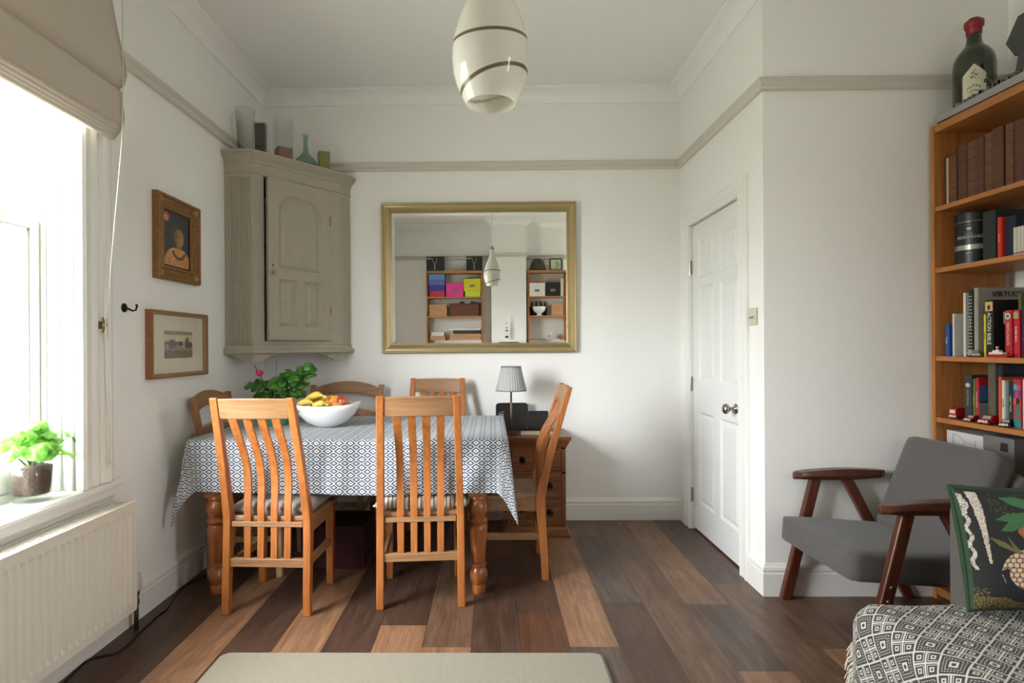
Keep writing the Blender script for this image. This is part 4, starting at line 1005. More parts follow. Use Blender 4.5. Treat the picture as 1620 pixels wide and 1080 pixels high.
def throw():
    X0, Y1, ZS = 1.125, 1.855, .397; NX, NY = 120, 110; r_ = .075; vs = []; uvs = []; hem = []
    a45 = cos(R(38)), sin(R(38))
    for j in range(NY+1):
        for i in range(NX+1):
            s = -.34+ (1.15+.34)*i/NX       # distance in from the left fold (negative hangs down)
            t = -.085+(1.25+.085)*j/NY      # distance in from the far fold
            # corner-safe rounded mapping
            ds, dt = max(0, -s+r_), max(0, -t+r_); d = hypot(ds, dt) if (ds > 0 and dt > 0) else max(ds, dt)
            if s >= r_ and t >= r_: x, y, z = X0+s, Y1-t, ZS
            else:
                cxp, cyp = X0+max(s, r_), Y1-max(t, r_)
                ux, uy = (-ds, dt); L_ = hypot(ux, uy) or 1; ux /= L_; uy /= L_
                ang = min(pi/2, d/r_); rr = r_*sin(ang); dz = r_*(1-cos(ang))+max(0, d-r_*pi/2)
                wob = .010*sin(t*14+.6)*smoothstep(.05, .3, d-r_)
                x = cxp+ux*(rr+wob); y = cyp+uy*(rr+wob*.3); z = ZS-dz
            z += .004*sin(s*9)*sin(t*8)*(1 if s > 0 else 0)+.003*sin(s*21+t*15)*(1 if s > 0.05 else 0)
            vs.append((x, y, z)); uvs.append((s*a45[0]-t*a45[1], s*a45[1]+t*a45[0]))
            if j == 0: hem.append((x, y, z))
    fs = [(j*(NX+1)+i, (j+1)*(NX+1)+i, (j+1)*(NX+1)+i+1, j*(NX+1)+i+1) for j in range(NY) for i in range(NX)]
    me = bpy.data.meshes.new('throw'); me.from_pydata(vs, [], fs); uv = me.uv_layers.new(name='UVMap')
    for lp in me.loops: uv.data[lp.index].uv = uvs[lp.vertex_index]
    r = thing('throw_blanket', 'black and cream geometric woven throw with a fringed edge over the sofa seat', 'blanket', (1.6, 1.3, .40))
    rt = Matrix.Translation((-1.6, -1.3, -.40)); me.transform(rt)
    link('woven_cloth', me, throwmat(), r, smooth=True, solid=.005)
    b = nb(); rnd = random.Random(4)
    for k in range(0, 110):
        q = k/109*42; i = int(q); p = Vector(hem[i]).lerp(Vector(hem[min(i+1, len(hem)-1)]), q-i); 
        a = Vector((rnd.uniform(-.028, -.004), rnd.uniform(.0, .012), rnd.uniform(-.05, -.025)))
        tube(b, [p, p+a*.5+Vector((-.006, .004, 0)), p+a], .0016, 5)
    rot(b, rt); link('fringe', b, cm(206, 200, 186, .9), r)['kind'] = 'stuff'
throw()
def bird_cushion():
    S = .362
    BLK, GRN, LG, ORG, CRM, BRN, MOSS, NAVY = rgb(30, 31, 29), rgb(46, 92, 58), rgb(88, 124, 70), rgb(160, 92, 52), rgb(206, 186, 162), rgb(122, 86, 64), rgb(104, 98, 52), rgb(24, 27, 38)
    def px(x, y): return ((x-1497-(y-757)*.147)/196, 1-(y-757)/191)
    def PP(L_): return [px(*p) for p in L_]
    leaves = [PP(L_) for L_ in ([(1545, 808), (1565, 798), (1600, 795), (1622, 800), (1600, 808), (1570, 812)], [(1553, 825), (1568, 808), (1590, 802), (1612, 803), (1590, 818), (1570, 826)],
              [(1556, 772), (1580, 770), (1604, 778), (1622, 790), (1600, 792), (1572, 784)], [(1590, 778), (1612, 776), (1640, 782), (1640, 800), (1615, 796)], [(1610, 800), (1640, 792), (1660, 812), (1640, 818), (1618, 810)])]
    blade = [PP([(1537, 835), (1560, 842), (1580, 858), (1572, 856), (1550, 847)]), PP([(1562, 832), (1580, 852), (1586, 862), (1572, 852)])]
    orange = PP([(1578, 815), (1592, 800), (1612, 795), (1640, 800), (1650, 850), (1620, 850), (1590, 838), (1580, 828)])
    tail = PP([(1552, 885), (1560, 900), (1556, 918), (1578, 932), (1600, 936), (1598, 926), (1612, 928), (1604, 916), (1618, 916), (1606, 904), (1590, 900), (1575, 890), (1562, 880)])
    neck = [(1632, 845), (1615, 838), (1600, 832), (1594, 820), (1598, 814), (1608, 816)]
    rnd = random.Random(9)
    noise = [[rnd.random() for _ in range(64)] for _ in range(64)]
    def nz(u, v, f): return noise[int(u*f) % 64][int(v*f) % 64]
    def segd(x, y, a, c):
        dx, dy = c[0]-a[0], c[1]-a[1]; t = max(0, min(1, ((x-a[0])*dx+(y-a[1])*dy)/(dx*dx+dy*dy))); return hypot(x-a[0]-t*dx, y-a[1]-t*dy)
    def col(u, v):
        y = 757+(1-v)*191; x = 1497+u*196+(y-757)*.147
        if u < .012 or v < .012 or v > .99 or u > .988: return rgb(40, 66, 42)
        # chenille stripes
        e = x-(1503+(y-765)*.155+2*sin(y*.25))
        if 768 < y < 885 and abs(e) < 2.2+2.2*(y < 800): return rgb(190, 182, 170) if nz(u, v, 190) > .25 else rgb(90, 86, 80)
        if 765 < y < 874:
            xc = 1519+(y-768)*.19; wd = 6.8*(1-(y-765)/125)
            if abs(x-xc) < wd+nz(u, v, 150)*1.5: return rgb(200, 186, 172) if nz(u, v, 230) > .3 else rgb(130, 116, 104)
        for a, c in zip(neck, neck[1:]):
            d = segd(x, y, a, c)
            if d < 2.6: return NAVY
            if d < 4.2 and a[0] < 1616: return rgb(206, 206, 200)
        for L_ in leaves:
            if inpoly(u, v, L_): return GRN if (int(x*1.0+y*1.8) % 7) > 1 else rgb(82, 130, 80)
        for L_ in blade:
            if inpoly(u, v, L_): return MOSS
        if inpoly(u, v, orange): return tuple(c*(.85+.3*nz(u, v, 60)) for c in ORG)
        ex, ey = (x-1604)/50, (y-886)/36
        if inpoly(u, v, tail) and not (ex*ex+ey*ey < .62): return NAVY
        if ex*ex+ey*ey < 1:
            # scalloped feathers
            row = int((y+200)/7.2); ox = 4.5*(row % 2); cx_ = (x+ox) % 9-4.5; cy_ = (y+200) % 7.2-2.5; k = hypot(cx_, cy_)
            return CRM if k < 3.6 else BRN
        if y > 925 or (y > 912 and x < 1540 and nz(u, v, 90) > .5):
            q = nz(u, v, 160); return MOSS if q > .6 else (rgb(126, 88, 54) if q > .4 else rgb(48, 46, 28))
        if x > 1598 and y > 905: return rgb(140, 92, 60) if nz(u, v, 120) > .4 else rgb(62, 44, 30)
        if 765 < y < 800 and x > 1540 and nz(u, v, 70) > .8: return rgb(58, 66, 40)
        return BLK
    def surf(sg):
        def pos(u, v):
            a, c = 2*u-1, 2*v-1; e = (max(0, 1-a**4)*max(0, 1-c**4))**.45; k = 1-.06*(1-c*c)*abs(a)**2; k2 = 1-.06*(1-a*a)*abs(c)**2
            return (a*S/2*k, -sg*.062*e, c*S/2*k2)
        return pos
    r = thing('scatter_cushion', 'dark cushion with an embroidered crane and green leaves, propped on the sofa arm', 'cushion', (1.606, 1.760, .41+.180))
    r.rotation_euler = (R(-13), 0, R(-4))
    me = painted(230, 200, surf(1), col); link('front_panel', me, M['colfab'], r, smooth=True)
    me = painted(30, 30, surf(-1), lambda u, v: rgb(40, 66, 42)); link('back_panel', me, M['colfab'], r, smooth=True)
    pts = []
    for k in range(81):
        q = k/80*4; s_ = int(q) % 4; t = q-int(q); a = -1+2*t
        p = {0: (a, -1), 1: (1, a), 2: (-a, 1), 3: (-1, -a)}[s_]; k1 = 1-.06*(1-p[1]**2)*abs(p[0])**2; k2 = 1-.06*(1-p[0]**2)*abs(p[1])**2
        pts.append((p[0]*S/2*k1, 0, p[1]*S/2*k2))
    b = nb(); tube(b, pts, .006, 8, cap=False); link('piping', b, mat('green_velvet_piping', rgb(36, 62, 40), .9), r, smooth=True)
bird_cushion()

# ---------------------------------------------------------------- bookcases
BZ = [.04, .575, .850, 1.140, 1.556, 1.846, 2.227]
def bookcase(name, label, x0, y0, x1, y1, along, group, ms, mz, back=None):
    """along = 'Y': long side along Y (front faces -X); 'X': long side along X (front faces +Y)"""
    r = thing(name, label, 'bookcase', ((x0+x1)/2, (y0+y1)/2, 0), group=group); hx, hy = (x1-x0)/2, (y1-y0)/2; t = .022
    if along == 'Y': ends = [(-hx, hx, hy-t, hy), (-hx, hx, -hy, -hy+t)]; inn = (-hx+.004, hx-.004, -hy+t, hy-t)
    else: ends = [(-hx, -hx+t, -hy, hy), (hx-t, hx, -hy, hy)]; inn = (-hx+t, hx-t, -hy+.004, hy-.004)
    for e in ends: b = nb(); box(b, *e, 0, BZ[-1]+.018); link('side_panel', b, mz, r, bevel=.001)
    for i, z in enumerate(BZ):
        th = .011 if 0 < i < len(BZ)-1 else .018
        b = nb(); box(b, *inn, z-th, z+th); link('shelf_board', b, ms, r, bevel=.001)
    return r
GB = 'oak veneer bookcases'
bookcase('bookcase', 'tall oak veneer bookcase full of books on the right behind the armchair', 2.108, 2.000, 2.445, 2.772, 'Y', GB, M['shelf'], M['shelfz'])
tops = [z+.011 for z in BZ]; tops[-1] = BZ[-1]+.018
GBK = {1: 'old leather books on the top shelf', 2: 'books on the second shelf', 3: 'books on the third shelf', 4: 'books on the fourth shelf', 5: 'boxes on the low shelf'}
def book(label, xs, y0, y1, z, h, depth, col, title=None, tcol=(220, 214, 200), tsize=None, group=None, cat='book', rough=.5, bands=None, up=False, page=(214, 206, 188), sx=1.0, spinecol=None, cover=None):
    """upright book, spine towards -X; y0 = far side, y1 = near side"""
    a, c = min(y0, y1)+.0006, max(y0, y1)-.0006; th = c-a; r = thing('book', label, cat, (xs, (a+c)/2, z), group=group); t = min(.0025, th*.2)
    b = nb(); rings = [(0, -th/2), (0, th/2)]
    prof = [(depth, -th/2), (.004, -th/2), (0, -th/2+.003 if th > .008 else -th/4), (0, th/2-.003 if th > .008 else th/4), (.004, th/2), (depth, th/2), (depth, th/2-t), (.006, th/2-t), (.006, -th/2+t), (depth, -th/2+t)]
    loft(b, [[(x, y, 0) for x, y in prof], [(x, y, h) for x, y in prof]]); link('cover', b, col if not isinstance(col, tuple) else cm(*col), r)
    b = nb(); box(b, .0065, depth-.004, -th/2+t+.0002, th/2-t-.0002, .003, h-.003); link('pages', b, cm(*page), r)
    if bands:
        for f in bands: b = nb(); box(b, -.0012, .003, -th/2+.001, th/2-.001, h*f-.002, h*f+.002); link('spine_band', b, cm(*tcol), r)
    if title:
        s = tsize or th*.62
        # reading down the spine: text x axis -> -z, y axis -> +y ... seen from -X
        Mx = frameM((-.0005, 0, h*.5), (0, 0, -1), (0, -1, 0)) if not up else frameM((-.0005, 0, h*.7), (0, -1, 0), (0, 0, 1))
        # normal must face -X
        if (Mx.to_3x3() @ Vector((0, 0, 1))).x > 0: Mx = frameM((-.0005, 0, h*.5), (0, 0, -1), (0, 1, 0))
        text('title', title, s, cm(*tcol), r, Mx, .0008, sx=sx)
    return r
LBR, LB2 = mat('old_brown_leather', rgb(88, 52, 34), .5, noise=.35, nscale=60, bump=.3, bscale=120), mat('old_tan_leather', rgb(104, 64, 40), .5, noise=.4, nscale=50, bump=.3, bscale=120)
s1 = [2.744, 2.738, 2.720, 2.676, 2.664, 2.618, 2.569, 2.526, 2.484, 2.431, 2.421, 2.384, 2.342, 2.304, 2.262, 2.22]
D1 = [('thin brown', .228, (96, 62, 46)), ('cream spined', .226, (188, 172, 140)), ('brown ornamental', .225, LB2), ('narrow black', .262, (34, 30, 30)), ('first tall leather', .258, LBR), ('second tall leather', .256, LB2), ('third tall leather', .256, LBR), ('fourth tall leather', .262, LB2), ('fifth tall leather', .268, LBR), None, ('sixth tall leather', .262, LB2), ('seventh tall leather', .262, LBR), ('eighth tall leather', .26, LB2), ('ninth tall leather', .26, LBR), ('tenth tall leather', .262, LB2)]
nm1 = ['thin brown antique book at the far end of the top shelf', 'cream spined antique book second on the top shelf', 'brown antique book with orange spine ornament on the top shelf', 'narrow black book between brown volumes on the top shelf', 'tall brown leather volume just right of the narrow black book', 'tall tan leather volume, second right of the narrow black book', 'tall brown leather volume, third right of the narrow black book', 'tall tan leather volume, fourth right of the narrow black book', 'wide tall leather volume just before the dark gap on the top shelf', None, 'tall tan leather volume just after the dark gap on the top shelf', 'tall leather volume second after the dark gap on the top shelf', 'tall leather volume third after the dark gap, at the frame edge', 'tall leather volume fourth after the dark gap, outside the frame', 'tall leather volume fifth after the dark gap, outside the frame']
for i, d in enumerate(D1):
    if d and i < 13: book(nm1[i], 2.150+.004*(i % 2), s1[i], s1[i+1], tops[5], d[1], .17, d[2], tcol=(150, 92, 44) if i == 2 else (70, 44, 30), bands=(.12, .3, .5, .7, .88) if i > 3 else ((.25, .4, .55, .7) if i == 2 else None), group=GBK[1])
# second shelf: canister and books
def canister():
    r = thing('canister', 'tall black tin canister with a silver band on the second shelf', 'canister', (2.222, 2.657, tops[4]))
    R_ = .072; b = nb(); lathe(b, [(R_-.003, 0), (R_, .003), (R_, .190), (R_-.002, .192), (R_+.0015, .194), (R_+.0015, .236), (R_-.004, .240), (0, .240)], 48); link('tin', b, mat('black_tin', rgb(22, 26, 26), .38), r, smooth=True).modifiers.new('e', 'EDGE_SPLIT').split_angle = R(30)
    sm_ = mat('silver_print', rgb(170, 168, 162), .3, .6)
    for rr_, za, zb in ((.001, .068, .090), (.0018, .193, .1955), (.001, .006, .008)): b = nb(); lathe(b, [(R_+rr_, za), (R_+rr_, zb)], 48, cap=False); link('silver_band', b, sm_, r)
    sv = cm(190, 188, 180)
    for s, z, sz in (('BOTTEGA', .138, .007), ('MONPANO', .124, .020), ('1896', .052, .012)):
        ang = R(213); bm = nb()
        Mx = frameM((cos(ang)*(R_+.0008), sin(ang)*(R_+.0008), z), (-sin(ang), cos(ang), 0), (0, 0, 1))
        # bend the word around the tin
        o = text('lettering', s, sz, sv, r, Matrix.Identity(4), .0008)
        me = o.data
        for v in me.vertices: a = ang+v.co.x/R_; q = R_+.0006+v.co.z; v.co = (cos(a)*q, sin(a)*q, z+v.co.y)
    b = nb(); sphere(b, (0, 0, 0), .010, .001, .006, 14); rot(b, Matrix.Translation((cos(R(213))*R_, sin(R(213))*R_, .163)) @ Matrix.Rotation(R(213-270), 4, 'Z')); link('emblem', b, sv, r)
canister()
book('tall dark green folder beside the black tin canister', 2.15, 2.534, 2.470, tops[4], .215, .22, (30, 40, 38), group=GBK[2])
book('dark grey box file standing behind the folder on the second shelf', 2.20, 2.566, 2.538, tops[4], .205, .2, (26, 26, 28), group=GBK[2])
book('red spined book on the second shelf', 2.15, 2.462, 2.442, tops[4], .176, .16, (196, 44, 34), 'HISTORY', (236, 190, 170), .009, group=GBK[2])
book('dark navy book with a cream top band on the second shelf', 2.165, 2.440, 2.392, tops[4], .172, .17, (22, 30, 52), group=GBK[2])
for k, (a, c) in enumerate(((2.388, 2.371), (2.370, 2.353), (2.352, 2.337), (2.336, 2.320), (2.319, 2.303))):
    book('white paperback, number %s of five matching ones from the left on the second shelf' % ('one', 'two', 'three', 'four', 'five')[k], 2.15, a, c, tops[4], .118, .12, (196, 190, 176), bands=(.1,), tcol=(60, 60, 60), group='matching white paperbacks on the second shelf')
# third shelf
z3 = tops[3]
book('small blue children\'s book at the far end of the third shelf', 2.15, 2.744, 2.722, z3, .150, .13, (40, 84, 146), 'TALES', (224, 220, 190), .012, group=GBK[3])
bk = book('white picture book with a red bird and green plant on its cover', 2.15, 2.702, 2.692, z3, .198, .18, (206, 202, 194), group=GBK[3])
def decal(parent, fn, x0, x1, z0, z1, y, nx=40, nz=50, name='cover_picture'):
    me = painted(nx, nz, lambda u, v: (x0+(x1-x0)*u, y, z0+(z1-z0)*v), fn); return link(name, me, M['colgl'], parent)
def bird(u, v):
    red, grn, yel, wh = rgb(168, 40, 44), rgb(36, 110, 84), rgb(190, 150, 60), rgb(206, 202, 194)
    if hypot((u-.40)/.14, (v-.72)/.05) < 1 or inpoly(u, v, [(.28, .70), (.20, .80), (.36, .75)]) or inpoly(u, v, [(.45, .72), (.60, .82), (.5, .68)]): return red
    if inpoly(u, v, [(.55, .5), (.8, .62), (.95, .55), (.8, .45)]) or inpoly(u, v, [(.6, .42), (.9, .48), (.98, .36), (.75, .34)]): return grn
    if hypot((u-.85)/.12, (v-.28)/.08) < 1: return yel
    if hypot((u-.7)/.25, (v-.16)/.02) < 1: return rgb(50, 60, 50)
    return wh
decal(bk, bird, .004, .175, .004, .194, -.0056)
book('tall thin white book next to the bird picture book', 2.15, 2.640, 2.628, z3, .289, .2, (214, 210, 200), group=GBK[3])
book('tall black spiral bound book on the third shelf', 2.152, 2.614, 2.592, z3, .300, .21, (32, 32, 34), 'SKETCHES', (170, 168, 160), .011, bands=[.05+.05*k for k in range(18)], group=GBK[3])
bk = book('large pale grey hardback with VIRTUOSITY across its cover', 2.155, 2.588, 2.566, z3, .306, .29, (150, 144, 132), group=GBK[3])
text('cover_title', 'VIRTUOSITY', .034, cm(30, 26, 24), bk, frameM((.155, -.0118, .276), (1, 0, 0), (0, 0, 1)), .0006)
rn = random.Random(3); b = nb()
for k in range(60):
    a = rn.uniform(-.05, .04); q = rn.uniform(-.10, .08); lathe(b, [(rn.uniform(.002, .005), 0), (0, .0006)], 7, a*.6, q)
rot(b, frameM((.055, -.0118, .14), (1, 0, 0), (0, 0, 1))); link('cover_print', b, cm(36, 34, 34), bk)
book('yellow spined book on the third shelf', 2.150, 2.532, 2.519, z3, .186, .15, (206, 196, 44), 'POEMS', (70, 90, 40), .008, group=GBK[3])
bk = book('black book lettered ACTION BIBLE down its spine', 2.145, 2.515, 2.478, z3, .246, .19, (18, 17, 17), 'ACTION BIBLE', (226, 222, 210), .026, group=GBK[3], sx=.82)
b = nb(); box(b, -.0012, .001, -.0175, .0175, .198, .238); link('spine_picture', b, cm(206, 170, 104), bk); b = nb(); sphere(b, (-.0012, 0, .214), .001, .008, .012, 10); link('spine_figure', b, cm(72, 44, 30), bk)
text('cover_letter', 'B', .075, cm(206, 202, 196), bk, frameM((.06, -.0188, .165), (1, 0, 0), (0, 0, 1)), .0006)
bk = book('red annual with a round green emblem on its spine', 2.15, 2.428, 2.396, z3, .196, .17, (176, 34, 46), 'RESTAURANTS', (232, 190, 180), .014, group=GBK[3])
b = nb(); lathe(b, [(.013, 0), (.013, .0008), (0, .0008)], 20); rot(b, frameM((-.0005, 0, .172), (0, -1, 0), (0, 0, 1)) if False else Matrix.Translation((-.0005, 0, .172)) @ Matrix.Rotation(-pi/2, 4, 'Y')); link('emblem', b, cm(210, 206, 196), bk)
b = nb(); lathe(b, [(.007, 0), (.007, .0016), (0, .0016)], 12); rot(b, Matrix.Translation((-.0005, 0, .172)) @ Matrix.Rotation(-pi/2, 4, 'Y')); link('emblem_leaf', b, cm(52, 96, 62), bk)
bk = book('red book with a gold panel above white lettering', 2.15, 2.388, 2.362, z3, .196, .16, (186, 22, 44), 'GUIDE 2010', (236, 220, 214), .012, group=GBK[3])
b = nb(); box(b, -.0012, .001, -.011, .011, .160, .188); link('spine_panel', b, cm(168, 150, 96), bk)
book('navy hardback with pale lettering at the frame edge of the third shelf', 2.15, 2.352, 2.318, z3, .205, .17, (24, 34, 56), 'THE WORLD', (196, 176, 150), .014, group=GBK[3])
book('olive green hardback, tallest at the frame edge of the third shelf', 2.22, 2.445, 2.431, z3, .27, .15, (92, 92, 44), group=GBK[3])
# fourth shelf
z4 = tops[2]
bk = book('dark grey book with a round bird badge on the fourth shelf', 2.17, 2.659, 2.620, z4, .206, .16, (52, 54, 56), 'MOTORING', (150, 150, 148), .014, group=GBK[4])
b = nb(); sphere(b, (0, 0, .160), .001, .013, .010, 12); link('badge', b, cm(186, 186, 180), bk)
book('thin green and yellow book on the fourth shelf', 2.17, 2.614, 2.600, z4, .190, .15, (92, 104, 40), 'GARDENS', (196, 186, 60), .009, group=GBK[4])
bk = book('red spined annual with a blue grey cover on the fourth shelf', 2.17, 2.597, 2.584, z4, .196, .16, (186, 26, 38), 'ANNUAL REVIEW', (232, 200, 196), .009, group=GBK[4])
decal(bk, lambda u, v: rgb(176, 32, 42) if v > .82 else (rgb(62, 92, 140) if v > .45 else (rgb(20, 22, 28) if v > .42 else rgb(126, 128, 130))), .004, .156, .003, .193, -.0070, 8, 30)
book('tall book with a brown and grey marbled spine on the fourth shelf', 2.185, 2.553, 2.514, z4, .262, .16, mat('marbled_spine', rgb(86, 78, 62), .6, noise=.6, nscale=40), group=GBK[4])
book('dark navy box file right of the marbled book', 2.19, 2.512, 2.487, z4, .255, .15, (22, 28, 46), group=GBK[4])
for lb, a, c, h, cl, tt, tc in (('orange red book between the navy file and CATS', 2.484, 2.469, .205, (206, 74, 34), None, (0, 0, 0)), ('white book lettered CATS down its spine', 2.468, 2.453, .192, (206, 202, 188), 'CATS', (30, 30, 30)), ('grey green book just right of the CATS book', 2.452, 2.436, .190, (98, 120, 108), None, 0), ('thin black book with white lettering on the fourth shelf', 2.435, 2.413, .192, (28, 26, 28), 'NIGHT TRAINS', (206, 202, 190))):
    book(lb, 2.17, a, c, z4, h, .15, cl, tt, tc or (60, 60, 60), .014 if tt == 'CATS' else .010, group=GBK[4])
bk = book('multicoloured red, blue and teal patterned book on the fourth shelf', 2.17, 2.411, 2.376, z4, .200, .16, (180, 36, 48), group=GBK[4])
def patch(u, v):
    if v > .9: return rgb(168, 30, 40)
    if v > .78: return rgb(60, 150, 170) if u+v*2 < 2.2 else rgb(200, 60, 60)
    if v > .62: return rgb(44, 70, 150) if hypot(u-.5, (v-.7)*3) > .25 else rgb(200, 40, 60)
    if v > .48: return rgb(206, 84, 40) if hypot(u-.6, (v-.55)*4) > .3 else rgb(24, 24, 30)
    if v > .16: return rgb(60, 110, 92) if hypot((u-.6)/.35, (v-.32)/.14) < 1 else rgb(170, 32, 60)
    return rgb(40, 130, 130)
me = painted(12, 60, lambda u, v: (-.0012, .0165-.033*u, .002+.196*v), patch); link('spine_picture', me, M['colgl'], bk)
book('white book with red and black print at the frame edge, fourth shelf', 2.17, 2.372, 2.340, z4, .202, .16, (206, 202, 196), 'LONDON', (170, 60, 60), .018, group=GBK[4])
# toy vehicles on the shelves
def toy_car(label, x, y, z, s, body, kind='car', rz=90, glassc=(150, 150, 140)):
    r = thing('toy_%s' % kind, label, 'toy %s' % kind, (x, y, z), R(rz), group='toy vehicles on the bookcase')
    bmat = cm(*body, .25); L_, W_ = .075*s, .034*s
    if kind == 'car':
        prof = [(-.5, .10), (-.5, .26), (-.46, .32), (-.22, .36), (-.08, .58), (.24, .60), (.38, .40), (.49, .36), (.5, .12)]
    else: prof = [(-.5, .08), (-.5, .55), (-.46, .80), (-.40, .86), (.46, .86), (.5, .80), (.5, .08)]
    b = nb(); rings = []
    for wf, k in ((-.5, .90), (-.46, 1), (.46, 1), (.5, .90)):
        rings.append([(wf*W_*(1 if pz < .4 else .86), p*L_*(.985 if k < 1 else 1), pz*L_*.75*(k if pz > .3 else 1)) for p, pz in prof])
    loft(b, rings); link('body', b, bmat, r, bevel=.0012)
    b = nb()
    if kind == 'car':
        loft(b, [[(wx*W_, -.215*L_, .375*L_*.75), (wx*W_*.92, -.09*L_, .56*L_*.75), (wx*W_*.92, -.10*L_, .57*L_*.75), (wx*W_, -.228*L_, .385*L_*.75)] for wx in (-.38, .38)])
    else: box(b, -.36*W_, .36*W_, -.506*L_, -.495*L_, .34*L_, .54*L_)
    link('windscreen', b, cm(*glassc, .15), r)
    for wx in (-1, 1):
        for wy in (-.3, .3):
            b = nb(); lathe(b, [(.0, 0), (.095*L_, 0), (.105*L_, .15*W_), (.05*L_, .18*W_), (0, .18*W_)], 16); rot(b, Matrix.Translation((wx*.36*W_, wy*L_, .105*L_)) @ Matrix.Rotation(wx*pi/2, 4, 'Y')); link('wheel', b, cm(24, 24, 24), r)
        b = nb(); sphere(b, (wx*.34*W_, -.5*L_, .26*L_*.75), .0025*s*1.2, .0015, .0025*s*1.2, 8); link('headlamp', b, cm(232, 228, 214, .2), r)
    b = nb(); box(b, -.46*W_, .46*W_, -.525*L_, -.50*L_, .12*L_, .155*L_); box(b, -.18*W_, .18*W_, -.53*L_, -.50*L_, .17*L_, .23*L_); link('bumper', b, cm(206, 204, 198, .25), r)
    return r
toy_car('red toy double-decker bus at the far end of the fourth shelf', 2.175, 2.692, z4, 1.05, (168, 24, 28), 'bus', -80, (190, 196, 186))
toy_car('small low red toy sports car beside the toy bus', 2.150, 2.590, z4, .85, (158, 20, 26), 'car', -76)
toy_car('red toy saloon car with white number plate, biggest on the fourth shelf', 2.150, 2.505, z4, 1.15, (176, 22, 28), 'car', -70)
toy_car('dark red toy car at the right of the row on the fourth shelf', 2.155, 2.425, z4, .95, (70, 18, 20), 'car', -60)
toy_car('silver toy car in front of the tall books on the third shelf', 2.126, 2.556, z3, .85, (168, 166, 160), 'car', -20)
def toy_boat():
    r = thing('toy_boat', 'red and white toy fireboat on the third shelf in front of the black book', 'toy boat', (2.125, 2.430, z3), R(90), group='toy vehicles on the bookcase')
    b = nb(); loft(b, [[(-.062, 0, .010), (-.045, -.012, .004), (.04, -.012, .004), (.058, 0, .004), (.04, .012, .004), (-.045, .012, .004)], [(-.070, 0, .016), (-.048, -.015, .013), (.045, -.015, .013), (.062, 0, .013), (.045, .015, .013), (-.048, .015, .013)]]); box(b, -.05, .045, -.008, .008, 0, .006); link('hull', b, cm(168, 24, 34), r)
    b = nb(); box(b, -.03, .035, -.010, .010, .013, .022); box(b, -.012, .020, -.008, .008, .022, .030); link('deck_house', b, cm(214, 208, 198), r, bevel=.001)
    b = nb(); lathe(b, [(.005, .03), (.005, .046), (0, .046)], 12, .004, 0); link('funnel', b, cm(206, 196, 186), r); b = nb(); lathe(b, [(.0054, .036), (.0054, .041)], 12, .004, 0); link('funnel_band', b, cm(168, 40, 44), r)
toy_boat()
# fifth shelf
def low_shelf():
    z = tops[1]
    r = thing('storage_box', 'white lidded box with a line drawing of a wine glass on the low shelf', 'box', (2.15, 2.637, z), group=GBK[5])
    b = nb(); box(b, 0, .25, -.100, .100, 0, .218); link('box_body', b, cm(196, 194, 190), r, bevel=.002); b = nb()
    g = cm(120, 118, 114)
    for P in ([(.06, .205), (.02, .195), (-.005, .175), (-.03, .172), (-.06, .172)], [(.06, .150), (.02, .155), (-.005, .170)], [(.06, .205), (.062, .178), (.06, .150)], [(-.06, .19), (-.062, .172), (-.06, .155)]): tube(b, [(-.0008, y, q) for y, q in P], .0009, 5)
    link('glass_drawing', b, g, r)
    r = thing('storage_box', 'grey photo-printed box right of the white glass box on the low shelf', 'box', (2.15, 2.46, z), group=GBK[5]); b = nb(); box(b, 0, .24, -.072, .072, 0, .228); link('box_body', b, cm(112, 108, 104), r, bevel=.002); b = nb(); box(b, -.001, .001, -.045, -.01, .17, .205); link('printed_mark', b, cm(30, 30, 32), r)
    r = thing('bottle', 'dark wine bottle with gold foil at the frame edge of the low shelf', 'bottle', (2.20, 2.335, z)); b = nb(); lathe(b, [(.036, 0), (.038, .01), (.038, .17), (.03, .195), (.014, .225), (.0125, .25), (0, .25)], 24); link('glass_body', b, mat('dark_bottle', rgb(20, 24, 18), .08, coat=.5), r, smooth=True); b = nb(); lathe(b, [(.0385, .06), (.0385, .15)], 24, cap=False); lathe(b, [(.014, .215), (.0145, .252), (0, .252)], 16); link('foil_and_label', b, cm(150, 128, 70), r)
low_shelf()
# on top: big bottle and brick-built model
def magnum():
    r = thing('wine_bottle', 'oversized green wine bottle with red wax seal on top of the bookcase', 'bottle', (2.215, 2.648, tops[6]))
    b = nb(); lathe(b, [(.02, .006), (.070, 0), (.078, .006), (.079, .03), (.079, .225), (.077, .25), (.070, .275), (.055, .300), (.038, .318), (.030, .335), (.0275, .36), (.027, .40)], 40); link('glass_body', b, mat('bottle_green_glass', rgb(34, 38, 22), .12, coat=.6), r, smooth=True)
    b = nb(); lathe(b, [(.0285, .372), (.0295, .378), (.0300, .405), (.036, .408), (.037, .432), (.032, .438), (0, .438)], 28); link('wax_seal', b, mat('red_wax', rgb(140, 28, 40), .4), r, smooth=True)
    b = nb(); lathe(b, [(.021, .437), (.021, .447), (0, .448)], 20); link('cork', b, cm(40, 30, 26), r)
    a0, a1 = R(198), R(262); N = 16
    me = painted(24, 40, lambda u, v: ((.0802*cos(a0+(a1-a0)*u)), (.0802*sin(a0+(a1-a0)*u)), .015+(.150+.05*(1-abs(2*u-1)))*v), lambda u, v: rgb(120, 112, 96) if (hypot((u-.5)/.18, (v-.78)/.10) < 1 and (int(u*40)+int(v*60)) % 2) or (.50 < v < .54 and .2 < u < .8 and int(u*24) % 3) or (.40 < v < .42 and .3 < u < .7) or (.28 < v < .29 and .25 < u < .75) or abs(u-.5) > .46 else rgb(206, 202, 180)); link('label', me, M['colgl'], r)
magnum()
